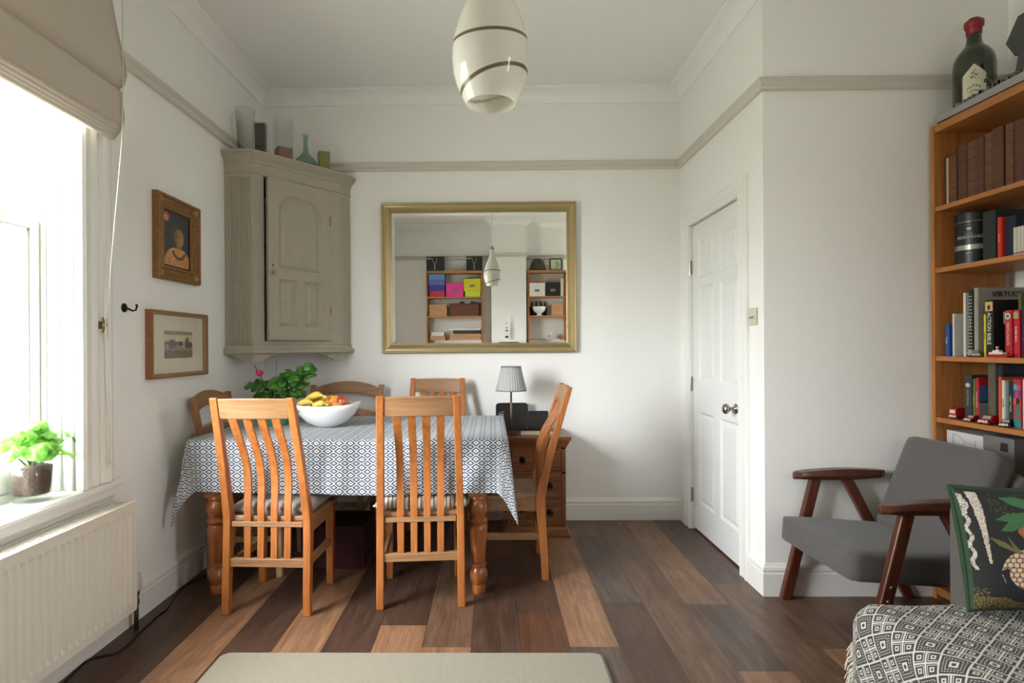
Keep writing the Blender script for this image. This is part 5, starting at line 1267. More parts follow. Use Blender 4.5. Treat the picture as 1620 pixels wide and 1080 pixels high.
def model_ship():
    z = tops[6]; g1, g2, g3 = cm(150, 150, 150, .4), cm(110, 110, 112, .4), cm(64, 64, 66, .4)
    r = thing('model_spaceship', 'long grey brick-built model spaceship lying on top of the bookcase', 'model', (2.16, 2.35, z))
    b = nb(); loft(b, [[(-.040, .405, .012), (-.034, .405, .012), (-.034, .405, .040), (-.040, .405, .040)], [(-.040, -.30, .009), (.15, -.30, .009), (.15, -.30, .048), (-.040, -.30, .048)]]); link('hull', b, g1, r)
    b = nb(); loft(b, [[(-.038, .395, .0), (-.034, .395, .0), (-.034, .395, .011), (-.038, .395, .011)], [(-.038, -.30, .0), (.13, -.30, .0), (.13, -.30, .0085), (-.038, -.30, .0085)]]); link('underside', b, cm(86, 26, 30, .5), r)
    b = nb(); rn = random.Random(11)
    for k in range(90):
        y = rn.uniform(-.28, .30); w_ = (.405-y)/.7*.15; x = -.036+rn.random()*w_*.7; s = rn.uniform(.004, .014); h = rn.uniform(.004, .016)*(1 if y > .1 else 1.6)
        box(b, x, x+s, y, y+s*rn.uniform(.8, 2.5), .040+.0, .046+h, 0)
    for k in range(24): y = rn.uniform(-.28, .2); box(b, -.0405, -.030, y, y+.012, .046, .052+rn.random()*.01, 0)
    link('surface_detail', b, g2, r)
    b = nb(); tube(b, [(-.02, .10, .05), (-.02, .13, .095)], .005, 8); box(b, -.028, -.012, .125, .150, .09, .104); link('gun_turret', b, g3, r)
    b = nb(); loft(b, [[(.0, -.03, .045), (.06, -.03, .045), (.06, .04, .045), (.0, .04, .045)], [(.01, -.02, .15), (.05, -.02, .15), (.05, .03, .15), (.01, .03, .15)]]); loft(b, [[(.01, -.05, .15), (.05, -.05, .15), (.05, .045, .15), (.01, .045, .15)], [(-.01, -.09, .21), (.07, -.09, .21), (.07, .065, .21), (-.01, .065, .21)], [(.0, -.07, .30), (.06, -.07, .30), (.06, .02, .30), (.0, .02, .30)]]); link('bridge_tower', b, g3, r)
model_ship()

# ================================================================ SMALL THINGS
def leaf(bm, c, rad, nrm, spin, rnd, mi=0, droop=.25):
    n_ = Vector(nrm).normalized(); s = n_.cross(Vector((0, 0, 1)));
    if s.length < .1: s = Vector((1, 0, 0))
    s.normalize(); t = n_.cross(s); K = 21; vc = bm.verts.new(Vector(c)); ring = []; mid = []
    for k in range(K):
        a = 2*pi*k/K+spin; notch = 1 if k else .45
        r_ = rad*(.86+.14*abs(cos(a*3.5)))*notch*(1+.05*rnd.random()); wav = .10*rad*sin(a*5)
        d = s*cos(a)+t*sin(a); ring.append(bm.verts.new(Vector(c)+d*r_-n_*(droop*rad)+n_*wav)); mid.append(bm.verts.new(Vector(c)+d*r_*.55+n_*wav*.3-n_*droop*rad*.18))
    for k in range(K):
        k2 = (k+1) % K; f = bm.faces.new((vc, mid[k], mid[k2])); f.material_index = mi; f.smooth = True
        f = bm.faces.new((mid[k], ring[k], ring[k2], mid[k2])); f.material_index = mi; f.smooth = True
def leafmat(name, c1, c2, tr=.4):
    m, n, l, b = nt(name); b.inputs['Roughness'].default_value = .45
    tc = n.new('ShaderNodeTexCoord'); t = n.new('ShaderNodeTexNoise'); t.inputs['Scale'].default_value = 28; l.new(tc.outputs['Object'], t.inputs[0])
    cr = n.new('ShaderNodeValToRGB'); cr.color_ramp.elements[0].position = .35; cr.color_ramp.elements[1].position = .65; cr.color_ramp.elements[0].color = (*c1, 1); cr.color_ramp.elements[1].color = (*c2, 1); l.new(t.outputs[0], cr.inputs[0]); l.new(cr.outputs[0], b.inputs['Base Color'])
    tl = n.new('ShaderNodeBsdfTranslucent'); l.new(cr.outputs[0], tl.inputs[0]); mx = n.new('ShaderNodeMixShader'); mx.inputs[0].default_value = tr; l.new(b.outputs[0], mx.inputs[1]); l.new(tl.outputs[0], mx.inputs[2]); l.new(mx.outputs[0], n['Material Output'].inputs[0])
    return m
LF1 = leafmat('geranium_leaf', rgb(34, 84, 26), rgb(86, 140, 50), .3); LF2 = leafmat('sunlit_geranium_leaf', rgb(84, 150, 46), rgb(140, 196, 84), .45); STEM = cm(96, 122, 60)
def sill_plant():
    r = thing('potted_geranium', 'bright green geranium in a clear glass pot of soil on the window sill', 'plant', (-1.652, 2.040, WZ0)); rnd = random.Random(5)
    b = nb(); lathe(b, [(0, .0005), (.052, .0005), (.056, .004), (.058, .03), (.062, .09), (.066, .138), (.0635, .138), (.0595, .09), (.0555, .032), (.050, .022), (0, .020)], 36); link('glass_pot', b, M['glassthick'], r, smooth=True)
    b = nb(); lathe(b, [(0, .026), (.050, .028), (.0545, .05), (.058, .09), (.061, .125), (.03, .132), (0, .134)], 30); link('soil', b, mat('potting_soil', rgb(84, 66, 56), .9, noise=.6, nscale=90, bump=.8, bscale=120), r, smooth=True)
    b = nb(); st = nb()
    for k in range(46):
        a = rnd.uniform(0, 2*pi); q = sqrt(rnd.random()); y = q*sin(a)*.135; x = q*cos(a)*.075; z = .145+.125*(1-.6*q*q)*rnd.uniform(.35, 1.1)
        if k == 0: x, y, z = .03, .155, .215
        if k == 1: x, y, z = .045, .115, .155
        if k == 2: x, y, z = .0, -.13, .215
        x = max(x, -.085)
        leaf(b, (x, y, z), rnd.uniform(.020, .034), (x*4+.5+rnd.uniform(-.3, .3), y*4-.5+rnd.uniform(-.4, .4), .9), rnd.uniform(0, 6), rnd)
        if k % 2 == 0 or k < 3: tube(st, [(x*.15, y*.15, .125), (x*.6, y*.55, (.125+z)/2+.01), (x, y, z)], .0017, 5)
    link('foliage', b, LF2, r); link('stems', st, STEM, r)
sill_plant()
def table_plant():
    r = thing('potted_geranium', 'dark green pelargonium with one pink flower in a green glazed pot on the table', 'plant', (-1.232, 3.262, TZ+.004)); rnd = random.Random(8)
    gl = mat('green_glaze', rgb(86, 150, 110), .25, noise=.25, nscale=14, coat=.5)
    b = nb(); lathe(b, [(0, 0), (.064, 0), (.068, .004), (.074, .05), (.080, .11), (.082, .135), (.078, .138), (.074, .11), (0, .108)], 36); link('pot', b, gl, r, smooth=True)
    b = nb(); N = 96; r1 = []; r2 = []; r3 = []; r4 = []
    for k in range(N):
        a = 2*pi*k/N; sc = .5+.5*cos(a*14); r1.append((.080*cos(a), .080*sin(a), .150)); r2.append((.104*cos(a), .104*sin(a), .158)); r3.append((.106*cos(a), .106*sin(a), .149-.012*sc)); r4.append((.084*cos(a), .084*sin(a), .128))
    loft(b, [r4, r3, r2, r1, [(x, y, .125) for x, y, z in r1]], cap=False); link('scalloped_rim', b, mat('pale_green_glaze', rgb(142, 186, 150), .3, coat=.4), r)
    b = nb(); st = nb(); lathe(st, [(.076, .128), (0, .134)], 24)
    for k in range(105):
        t = rnd.random(); x = rnd.uniform(-.135, .16); top = .245+.04*smoothstep(-.05, .16, x)+.02*sin(x*30)
        z = .145+(top-.145)*rnd.random()**.8+.02; y = rnd.uniform(-.09, .08)*(1-abs(x)*2)
        if k > 92: x = .165+rnd.uniform(-.035, .045); y = rnd.uniform(-.03, .03); z = rnd.uniform(.26, .36)
        if k == 3: x, y, z = .215, 0, .285
        if k == 4: x, y, z = -.155, -.02, .225
        if k == 5: x, y, z = .175, 0, .235
        leaf(b, (x, y, z), rnd.uniform(.019, .031), (x*2+rnd.uniform(-.4, .4), -.7+rnd.uniform(-.4, .4), .75), rnd.uniform(0, 6), rnd)
        if k % 3 == 0: tube(st, [(x*.3, y*.3, .12), (x*.6, y*.6, .12+(z-.12)*.6), (x, y, z)], .0022, 5)
    link('foliage', b, LF1, r); link('stems', st, STEM, r)
    b = nb(); 
    for k in range(26):
        a = rnd.uniform(0, 2*pi); u = rnd.uniform(-1, 1); q = sqrt(1-u*u); d = Vector((q*cos(a), q*sin(a), u)); leaf(b, Vector((-.062, -.075, .300))+d*.016, .0095, d, 0, rnd, 1 if k % 3 == 0 else 0, -.2)
    link('pink_flower', b, [cm(196, 44, 92), cm(238, 206, 214)], r)
    b = nb(); tube(b, [(-.03, -.04, .18), (-.055, -.07, .29)], .0016, 5); link('flower_stalk', b, STEM, r)
    b = nb(); tube(b, [(-.02, 0, .14), (-.110, -.03, .345)], .0022, 6); link('support_stick', b, cm(52, 44, 38), r)
    b = nb(); tube(b, [(.0, 0, .14), (-.003, .02, .365)], .0014, 6); link('support_stick', b, cm(52, 44, 38), r)
table_plant()
def fruit_bowl():
    bxc, byc, bz = -.918, 3.190, TZ+.0045
    r = thing('fruit_bowl', 'white oval ceramic bowl with cut-out handles holding the fruit', 'bowl', (bxc, byc, bz)); N = 64
    prof = [(0, .0, .0), (.30, .0, 0), (.36, .0, .003), (.62, 0, .028), (.82, 0, .062), (.94, 0, .095), (1.0, 0, .122), (.975, 0, .1245), (.91, 0, .095), (.79, 0, .064), (.58, 0, .033), (.30, 0, .010), (0, 0, .009)]
    rings = []
    for q, _, z in prof: rings.append([(.188*q*cos(2*pi*k/N), .138*q*sin(2*pi*k/N), z*(1+.10*abs(cos(2*pi*k/N))**3*q)) for k in range(N)])
    b = nb(); loft(b, rings, cap=False); bmesh.ops.remove_doubles(b, verts=b.verts, dist=.0002); link('bowl_body', b, M['white'], r, smooth=True)
    for s in (-1,):   # handle slot set in the wall at the left end
        b = nb(); K = 16; pts_o = []
        for k in range(K): a = 2*pi*k/K; pts_o.append((s*.034*cos(a), .0095*sin(a)))
        vs_ = [b.verts.new(Vector((s*.1735*cos(R(38)) if False else s*.166, -.062, .100))+Vector((s*-.009*0+u*.72, u*.0, w+0*u))) for u, w in pts_o]
        b.faces.new(vs_); g = bmesh.ops.extrude_face_region(b, geom=b.faces[:]); bmesh.ops.translate(b, vec=(0, .004, 0), verts=[e for e in g['geom'] if isinstance(e, bmesh.types.BMVert)])
        rot(b, Matrix.Translation((s*.148, -.0885, .097)) @ Matrix.Rotation(s*R(38), 4, 'Z') @ Matrix.Rotation(R(22), 4, 'X') @ Matrix.Translation((-s*.166, .062, -.100)))
        link('handle_slot', b, cm(150, 138, 84), r)
    def banana(label, pts, rr):
        # pts: world-local control points (3) -> quadratic curve
        p0, p1, p2 = [Vector(p) for p in pts]; P = []; rad = []
        for k in range(17):
            t = k/16; P.append((1-t)**2*p0+2*t*(1-t)*p1+t*t*p2); rad.append(rr*(.28+.72*min(1, sin(pi*min(1, t*1.15+.08))*1.5)) if t < .9 else rr*(.9-8*(t-.9)*.85))
        rad[0] = rr*.28; rad[-1] = rr*.12
        o0 = Vector((bxc, byc, bz)); b = nb(); tube(b, P, rad, 7); q = thing('banana', label, 'banana', tuple(o0), group='bananas in the bowl'); link('peel', b, mat('banana_peel', rgb(222, 190, 84), .5, noise=.12, nscale=30), q, smooth=True)
        b = nb(); tube(b, [P[-1]-(P[-1]-P[-2])*.4, P[-1]+(P[-1]-P[-2])*.25], rr*.16, 6); link('tip', b, cm(48, 36, 22), q)
        b = nb(); tube(b, [P[0]+(P[0]-P[1])*1.0, P[0]], [rr*.22, rr*.30], 6); link('stalk', b, cm(150, 140, 60), q)
    banana('banana lying lowest at the left end of the bowl', [(-.155, -.02, .105), (-.105, -.045, .172), (-.045, -.050, .118)], .0205)
    banana('banana highest in the bowl, behind the lowest one', [(-.125, .02, .130), (-.065, .0, .205), (.006, -.02, .158)], .0205)
    banana('short banana at the front centre of the bowl', [(-.060, -.065, .112), (-.01, -.075, .152), (.030, -.072, .122)], .0185)
    banana('banana partly hidden behind the others at the back of the bowl', [(-.10, .05, .115), (-.05, .055, .175), (.02, .05, .14)], .020)
    def fruit(name, label, p, rr, m, squash=.9, group=None, cat=None):
        q = thing(name, label, cat or name, (bxc+p[0], byc+p[1], bz+p[2]-rr*squash), group=group); b = nb(); prof = []
        for k in range(15):
            a = -pi/2+pi*k/14; prof.append((rr*cos(a)*(1+.03*sin(a)) if 0 < k < 14 else 0.0, rr*squash*(1+sin(a))-(.12*rr*math.exp(-((a-pi/2)/.35)**2))))
        lathe(b, prof, 26); bmesh.ops.remove_doubles(b, verts=b.verts, dist=.0001); link('flesh', b, m, q, smooth=True)
        b = nb(); tube(b, [(0, 0, rr*squash*1.80), (.002, 0, rr*squash*2.05)], .0013, 6); link('stalk', b, cm(70, 52, 34), q)
    ap = mat('apple_skin', rgb(176, 60, 52), .25, coat=.4, noise=.0); n, l = ap.node_tree.nodes, ap.node_tree.links; tc = n.new('ShaderNodeTexCoord'); t = n.new('ShaderNodeTexNoise'); t.inputs['Scale'].default_value = 16; l.new(tc.outputs['Object'], t.inputs[0]); cr = n.new('ShaderNodeValToRGB'); cr.color_ramp.elements[0].color = (*rgb(168, 40, 44), 1); cr.color_ramp.elements[1].color = (*rgb(222, 170, 96), 1); cr.color_ramp.elements[0].position = .42; cr.color_ramp.elements[1].position = .68; l.new(t.outputs[0], cr.inputs[0]); l.new(cr.outputs[0], n['Principled BSDF'].inputs['Base Color'])
    ap2 = ap.copy(); ap2.node_tree.nodes['Color Ramp'].color_ramp.elements[0].position = .25; ap2.node_tree.nodes['Color Ramp'].color_ramp.elements[1].position = .55
    ap3 = mat('red_apple_skin', rgb(176, 34, 40), .25, coat=.4, noise=.2, nscale=20)
    fruit('orange', 'large orange mango-like fruit behind the bananas in the bowl', (.025, .045, .130), .046, mat('orange_skin', rgb(222, 146, 52), .45, noise=.1, nscale=30, bump=.2), .95, cat='fruit')
    fruit('apple', 'red streaked apple, highest of the apples in the bowl', (.075, .035, .135), .035, ap, group='apples in the bowl')
    fruit('apple', 'yellow and red apple at the front of the bowl rim', (.066, -.035, .112), .034, ap2, group='apples in the bowl')
    fruit('apple', 'deep red apple at the right end of the bowl', (.122, .0, .104), .032, ap3, group='apples in the bowl')
fruit_bowl()

# ---------------------------------------------------------------- things on the chest of drawers
ZC = .6375
def table_lamp():
    r = thing('table_lamp', 'small lamp with pleated grey shade on the chest of drawers', 'lamp', (.128, 3.725, ZC))
    b = nb(); loft(b, [[(-.036, -.036, 0), (.036, -.036, 0), (.036, .036, 0), (-.036, .036, 0)], [(-.036, -.036, .016), (.036, -.036, .016), (.036, .036, .016), (-.036, .036, .016)], [(-.022, -.022, .028), (.022, -.022, .028), (.022, .022, .028), (-.022, .022, .028)]]); link('base', b, mat('bronze_lamp', rgb(88, 72, 60), .4, .6), r)
    b = nb(); tube(b, [(0, 0, .026), (0, 0, .28)], [.0085, .006], 14); lathe(b, [(.009, .275), (.010, .285), (.008, .31), (0, .31)], 14); link('stem', b, mat('bronze_lamp_stem', rgb(128, 106, 88), .35, .6), r, smooth=True)
    b = nb(); N = 180; rr = []
    for z, ra in ((.284, .1005), (.292, .0985), (.40, .0720), (.434, .0650), (.442, .0635)):
        pl = .0016 if .29 < z < .436 else 0
        rr.append([((ra+pl*sin(36*2*pi*k/N))*cos(2*pi*k/N), (ra+pl*sin(36*2*pi*k/N))*sin(2*pi*k/N), z) for k in range(N)])
    loft(b, rr, cap=False); link('shade', b, mat('pleated_grey_fabric', rgb(168, 168, 168), .9), r, smooth=True, solid=.001)
    b = nb(); lathe(b, [(.1012, .283), (.1005, .291)], 60, cap=False); lathe(b, [(.0662, .434), (.0648, .443)], 60, cap=False); o = link('shade_trim', b, cm(120, 120, 120), r, solid=.0015); o['kind'] = 'stuff'
    b = nb(); tube(b, [(-.064, 0, .436), (.064, 0, .436)], .0012, 6); tube(b, [(0, 0, .30), (0, 0, .436)], .003, 6); link('shade_carrier', b, M['iron'], r)
table_lamp()
def slab(name, label, cat, cx, cy, w_, h, th, rad, z, tilt=-8, extra=None, rz=0):
    r = thing(name, label, cat, (cx, cy, z), R(rz)); M_ = Matrix.Rotation(R(tilt), 4, 'X')
    b = nb(); extr(b, rrect(w_, h, rad, 5, 0, h/2), -th/2, th/2, 'Z'); rot(b, M_ @ Matrix.Rotation(pi/2, 4, 'X')); link('case', b, M['black'], r, bevel=.0015)
    return r, M_
r, M_ = slab('broadband_router', 'upright black rounded router with a small teal light behind the lamp', 'router', .140, 3.925, .220, .185, .030, .022, ZC, -4, rz=4)
b = nb(); box(b, -.0012, .0012, -.0165, -.0155, .082, .098); rot(b, M_ @ Matrix.Identity(4)); m_ = mat('teal_led', rgb(40, 170, 170), .4); m_.node_tree.nodes['Principled BSDF'].inputs['Emission Color'].default_value = (*rgb(60, 200, 200), 1); m_.node_tree.nodes['Principled BSDF'].inputs['Emission Strength'].default_value = 1.2; link('status_light', b, m_, r)
b = nb(); box(b, -.095, .10, -.040, .015, 0, .030); link('stand', b, cm(30, 28, 30), r, bevel=.006)
r, M_ = slab('tablet', 'smaller black square screen standing right of the router', 'tablet', .322, 3.935, .135, .128, .018, .006, ZC, -6, rz=3)
b = nb(); box(b, -.06, .06, -.025, .008, 0, .02); link('stand', b, cm(26, 24, 26), r, bevel=.004)
r, M_ = slab('handset', 'grey and black cordless phone leaning beside the lamp at the cloth edge', 'phone', .083, 3.80, .038, .125, .020, .008, ZC+.02, 14, rz=-25)
b = nb(); box(b, -.013, .013, -.0115, -.0100, .065, .115); rot(b, M_); link('screen', b, cm(130, 126, 124, .2), r)
b = nb(); box(b, -.0195, -.0165, -.012, .008, .03, .12); rot(b, M_); link('silver_edge', b, cm(220, 220, 218, .2), r)
b = nb(); box(b, -.025, .025, -.03, .035, -.02, .003); link('charging_base', b, M['black'], r, bevel=.003)
b = nb(); extr(b, [(.190, 3.700), (.395, 3.690), (.400, 3.83), (.196, 3.842)], ZC+.0005, ZC+.0045, 'Z'); o = link('notepad', b, mat('cream_pad', rgb(206, 194, 172), .85, noise=.06, nscale=40)); tag(o, 'flat cream paper pad lying on the chest of drawers', 'paper')

# ---------------------------------------------------------------- pictures and hook on the left wall (normal +X)
def wallM(y, z): return Matrix(((0, 0, 1, 0), (1, 0, 0, y), (0, 1, 0, z), (0, 0, 0, 1)))
def frame_ring(bm, w_, h, prof, mi=0):
    """prof (inset,u height) swept around a w x h rectangle in local XY, height along +Z"""
    cs = [(-1, -1), (1, -1), (1, 1), (-1, 1)]; vs_ = [[bm.verts.new((sx*(w_/2-u), sy*(h/2-u), v)) for u, v in prof] for sx, sy in cs]; n = len(prof)
    for a in range(4):
        for i in range(n): bm.faces.new((vs_[a][i], vs_[a][(i+1) % n], vs_[(a+1) % 4][(i+1) % n], vs_[(a+1) % 4][i])).material_index = mi
def portrait():
    r = thing('framed_portrait', 'small dark portrait painting in an ornate carved gilt frame on the left wall', 'picture', (XL, 2.882, 1.753)); W_, H_ = .388, .415; Mw = wallM(0, 0)
    gm = mat('antique_gilt', rgb(138, 98, 56), .5, .35, noise=.45, nscale=70, bump=.5, bscale=90)
    b = nb(); frame_ring(b, W_, H_, [(0, 0), (0, .028), (.006, .036), (.014, .034), (.018, .024), (.052, .014), (.058, .020), (.066, .020), (.070, .012), (.070, 0)]); rot(b, Mw); link('frame', b, gm, r)
    b = nb(); rnd = random.Random(2)     # carved ornament
    def scroll(cx_, cy_, ang, s):
        pts = []
        for k in range(9): a = k/8*4.4; q = s*(1-.085*k*1.0); pts.append((cx_+q*cos(a+ang), cy_+q*sin(a+ang), .0235))
        tube(b, pts, [.0034-.00028*k for k in range(9)], 6)
    for sgn in (-1, 1):
        n_ = 13
        for k in range(n_):
            y = -H_/2+.03+(H_-.06)*k/(n_-1); scroll(sgn*(W_/2-.035), y, k*2.1, .011)
            x = -W_/2+.03+(W_-.06)*k/(n_-1); scroll(x, sgn*(H_/2-.035), k*1.7, .010)
    for sx in (-1, 1):
        for sy in (-1, 1): sphere(b, (sx*(W_/2-.03), sy*(H_/2-.03), .020), .022, .022, .012, 12)
    nbd = 40
    for k in range(nbd):
        for sg in (-1, 1): sphere(b, (sg*(W_/2-.004), -H_/2+.01+(H_-.02)*k/(nbd-1), .034), .0042, n=6)
    rot(b, Mw); link('carved_ornament', b, mat('worn_gilt', rgb(160, 122, 72), .45, .4, noise=.35, nscale=60), r)
    rn = random.Random(6); nz = [[rn.random() for _ in range(48)] for _ in range(48)]
    def col(u, v):
        q = nz[int(u*47)][int(v*47)]; q2 = nz[int(u*11)+3][int(v*13)+5]
        def J(c, k=.22): return tuple(max(0, x*(1-k+2*k*q)) for x in c)
        if (u < .26 and v > .80):
            if hypot((u-.13)/.12, (v-.9)/.08) < 1: return J(rgb(188, 66, 50)) if q2 > .4 else J(rgb(196, 150, 110))
        # head: generic oval with simple light side
        fx, fy = (u-.60)/.185, (v-.555)/.175
        if fx*fx+fy*fy < 1:
            sh = .55+.45*smoothstep(.46, .66, u)-.25*smoothstep(.7, 1, fx*fx+fy*fy)
            for ex in (.53, .68): sh -= .45*math.exp(-(((u-ex)/.05)**2+((v-.595)/.022)**2))
            sh -= .25*math.exp(-(((u-.60)/.05)**2+((v-.475)/.012)**2)); sh += .15*math.exp(-(((u-.63)/.015)**2+((v-.55)/.05)**2))
            c = rgb(166, 122, 80); return J(tuple(x*max(.15, sh) for x in c), .15)
        if hypot((u-.58)/.27, (v-.64)/.19) < 1: return J(rgb(60, 50, 30))
        if v < .36 and hypot((u-.55)/.50, (v-.05)/.33) < 1:
            if abs(hypot((u-.60)/.30, (v-.34)/.22)-.78) < .14 and v < .30: return J(rgb(72, 76, 48))
            return J(rgb(196, 138, 56) if q2 > .45 else (rgb(186, 86, 50) if q > .4 else rgb(210, 180, 120)))
        if .36 < v < .44 and abs(u-.60) < .12: return J(rgb(120, 92, 60))
        return J(rgb(34, 40, 62) if q2 > .55 else rgb(40, 38, 34))
    me = painted(60, 70, lambda u, v: (.0095, -.120+.240*u, -.1335+.267*v), col); link('painting', me, M['colgl'], r)
    b = nb(); frame_ring(b, .256, .283, [(0, .005), (0, .013), (.010, .0125), (.010, .005)]); rot(b, Mw); link('dark_slip', b, cm(28, 18, 14), r)
portrait()
def landscape():
    r = thing('framed_print', 'small sepia landscape print in a wide mount and thin wooden frame on the left wall', 'picture', (XL, 2.890, 1.229)); W_, H_ = .524, .326; Mw = wallM(0, 0)
    b = nb(); frame_ring(b, W_, H_, [(0, 0), (0, .034), (.004, .036), (.011, .035), (.013, .028), (.013, 0)]); rot(b, Mw); link('frame', b, wood('print_frame_wood', rgb(126, 80, 48), rgb(156, 104, 66), 'Y', .4), r)
    b = nb(); frame_ring(b, W_-.026, H_-.026, [(0, .012), (0, .028), (.007, .024), (.009, .012)]); rot(b, Mw); link('inner_slip', b, cm(150, 126, 92), r)
    rn = random.Random(12); nz = [[rn.random() for _ in range(64)] for _ in range(64)]
    def col(u, v):
        q = nz[int(u*63)][int(v*63)]*.3+.85
        c = rgb(206, 192, 168) if v > .62 else (rgb(190, 174, 148) if v > .5 else rgb(150, 134, 112))
        if v > .86: c = rgb(150, 134, 120)
        if .40 < v < .60 and .05 < u < .95: c = rgb(196, 184, 160) if q > 1.0 else rgb(120, 108, 94)
        for cx_, cy_, rx, ry, cc in ((.28, .52, .14, .17, rgb(104, 96, 96)), (.55, .53, .09, .10, rgb(92, 74, 62)), (.80, .56, .08, .22, rgb(100, 88, 72)), (.88, .48, .12, .12, rgb(80, 74, 66)), (.08, .56, .1, .06, rgb(120, 112, 104))):
            if hypot((u-cx_)/rx, (v-cy_)/ry) < .8+.4*(q-.85)/.3: c = cc
        if v < .28: c = rgb(128, 108, 84) if u > .45+.3*v else rgb(116, 104, 94)
        return tuple(x*q for x in c)
    me = painted(80, 50, lambda u, v: (.0135, -.130+.262*u, -.068+.135*v), col); link('print', me, M['col'], r)
    b = nb(); box(b, .010, .0130, -.250, .250, -.151, .151); link('mount', b, cm(214, 206, 186), r)
    b = nb(); box(b, .0225, .0240, -.247, .247, -.148, .148); link('glazing', b, M['pane'], r)
landscape()
def hook():
    r = thing('coat_hook', 'small dark bronze hook screwed to the left wall beside the window', 'hook', (XL, 2.478, 1.388))
    b = nb(); lathe(b, [(.020, 0), (.020, .003), (.012, .008), (0, .009)], 20); rot(b, Matrix.Rotation(pi/2, 4, 'Y')); link('back_plate', b, M['iron'], r, smooth=True)
    b = nb(); tube(b, [(.005, 0, 0), (.022, 0, -.006), (.038, 0, -.014), (.052, 0, -.010), (.057, 0, .004), (.055, 0, .014)], [.004, .004, .004, .004, .0045, .006], 8); link('hook_arm', b, M['iron'], r, smooth=True)
hook()

# ---------------------------------------------------------------- glass on top of the corner cupboard
ZK = 2.3925
def cupboard_top():
    r = thing('glass_jug', 'tall clear glass jug with a handle at the left end of the cupboard top', 'jug', (-1.520, 3.545, ZK))
    b = nb(); lathe(b, [(0, .004), (.046, .002), (.050, .010), (.050, .10), (.054, .20), (.056, .25), (.060, .30), (.0575, .30), (.053, .25), (.051, .20), (.047, .10), (.046, .02), (0, .016)], 32); link('glass_body', b, M['glassthick'], r, smooth=True)
    b = nb(); tube(b, [(-.045, -.025, .262), (-.062, -.036, .262), (-.068, -.040, .22), (-.064, -.038, .14), (-.052, -.030, .105)], [.006, .0065, .007, .007, .009], 10); link('handle', b, M['glassthick'], r, smooth=True)
    r = thing('square_vase', 'narrow vase of dark plum glass cased in clear, second from left on the cupboard', 'vase', (-1.462, 3.640, ZK))
    r.rotation_euler = (0, 0, R(6))
    b = nb(); extr(b, rrect(.086, .06, .006, 3), 0, .250, 'Z'); link('clear_casing', b, M['glassthick'], r)
    b = nb(); extr(b, rrect(.064, .042, .004, 3), .012, .092, 'Z'); link('plum_core', b, mat('plum_glass', rgb(72, 58, 62), .2), r)
    b = nb(); extr(b, rrect(.064, .042, .004, 3), .096, .243, 'Z'); link('plum_core', b, mat('plum_glass_upper', rgb(80, 66, 68), .2), r)
    r = thing('square_vase', 'tall clear square glass vase with terracotta grit in its base on the cupboard', 'vase', (-1.345, 3.720, ZK), R(38))
    b = nb(); P_ = rrect(.100, .100, .004, 2); Q_ = rrect(.090, .090, .003, 2); loft(b, [[(x, y, 0) for x, y in P_], [(x, y, .305) for x, y in P_], [(x, y, .305) for x, y in Q_], [(x, y, .012) for x, y in Q_]]); link('glass_body', b, M['glassthick'], r)
    b = nb(); box(b, -.0445, .0445, -.0445, .0445, .0125, .112); link('terracotta_grit', b, mat('terracotta_grit', rgb(140, 92, 78), .9, noise=.3, nscale=80), r)
    r = thing('glass_flask', 'pale green glass flask with narrow neck on the cupboard', 'flask', (-1.205, 3.735, ZK))
    b = nb(); lathe(b, [(0, .003), (.05, .001), (.066, .010), (.070, .024), (.062, .042), (.040, .064), (.022, .086), (.016, .112), (.0145, .165), (.016, .190), (.024, .196), (.024, .204), (.012, .203), (.012, .165), (.0135, .112), (.020, .086), (.037, .064), (.058, .042), (.065, .024), (.05, .009), (0, .008)], 32); link('glass_body', b, M['greenglass'], r, smooth=True)
    r = thing('square_candle', 'square olive green glass block at the right of the cupboard top', 'candle', (-1.120, 3.850, ZK), R(28))
    b = nb(); box(b, -.038, .038, -.038, .038, 0, .142); link('glass_block', b, M['glassthick'], r, bevel=.003); b = nb(); box(b, -.034, .034, -.034, .034, .008, .128); link('olive_wax', b, mat('olive_wax', rgb(116, 118, 34), .4), r)
cupboard_top()

# ================================================================ THE REAR OF THE ROOM, SEEN IN THE MIRROR
YS = -.625
lc = bookcase('bookcase', 'open oak bookcase with bright storage boxes, reflected at the left of the mirror', -1.000, YB+.005, -.150, YS, 'X', GB, M['shelfx'], M['shelfz'])
rc_ = bookcase('bookcase', 'open oak bookcase with a helmet on top, reflected at the right of the mirror', .520, YB+.005, 1.370, YS, 'X', GB, M['shelfx'], M['shelfz'])
GM = 'boxes on the bookcases seen in the mirror'
def rbox(name, label, x0, x1, z, h, c, cat='box', d=.20, handle=None, lid=None, y=None, group=GM, m=None, holes=False):
    yf = (YS-.012) if y is None else y; r = thing(name, label, cat, ((x0+x1)/2, yf-d/2, z), group=group); hx = (x1-x0)/2-.001; b = nb(); hl = h-(.045 if lid else 0)
    box(b, -hx, hx, -d/2, d/2, 0, hl); link('box_body', b, m or cm(*c), r, bevel=.002)
    if lid: b = nb(); box(b, -hx-.002, hx+.002, -d/2, d/2+.003, hl-.012, h); link('lid', b, m or cm(*(lid if isinstance(lid, tuple) else c)), r, bevel=.002)
    if handle:
        b = nb(); zc = hl*.55; box(b, -.035, .035, d/2, d/2+.004, zc-.018, zc+.018); link('label_holder', b, cm(150, 146, 140, .3), r)
        b = nb(); box(b, -.028, .028, d/2+.004, d/2+.0048, zc-.010, zc+.010); link('label_card', b, cm(120, 116, 112), r)
    return r
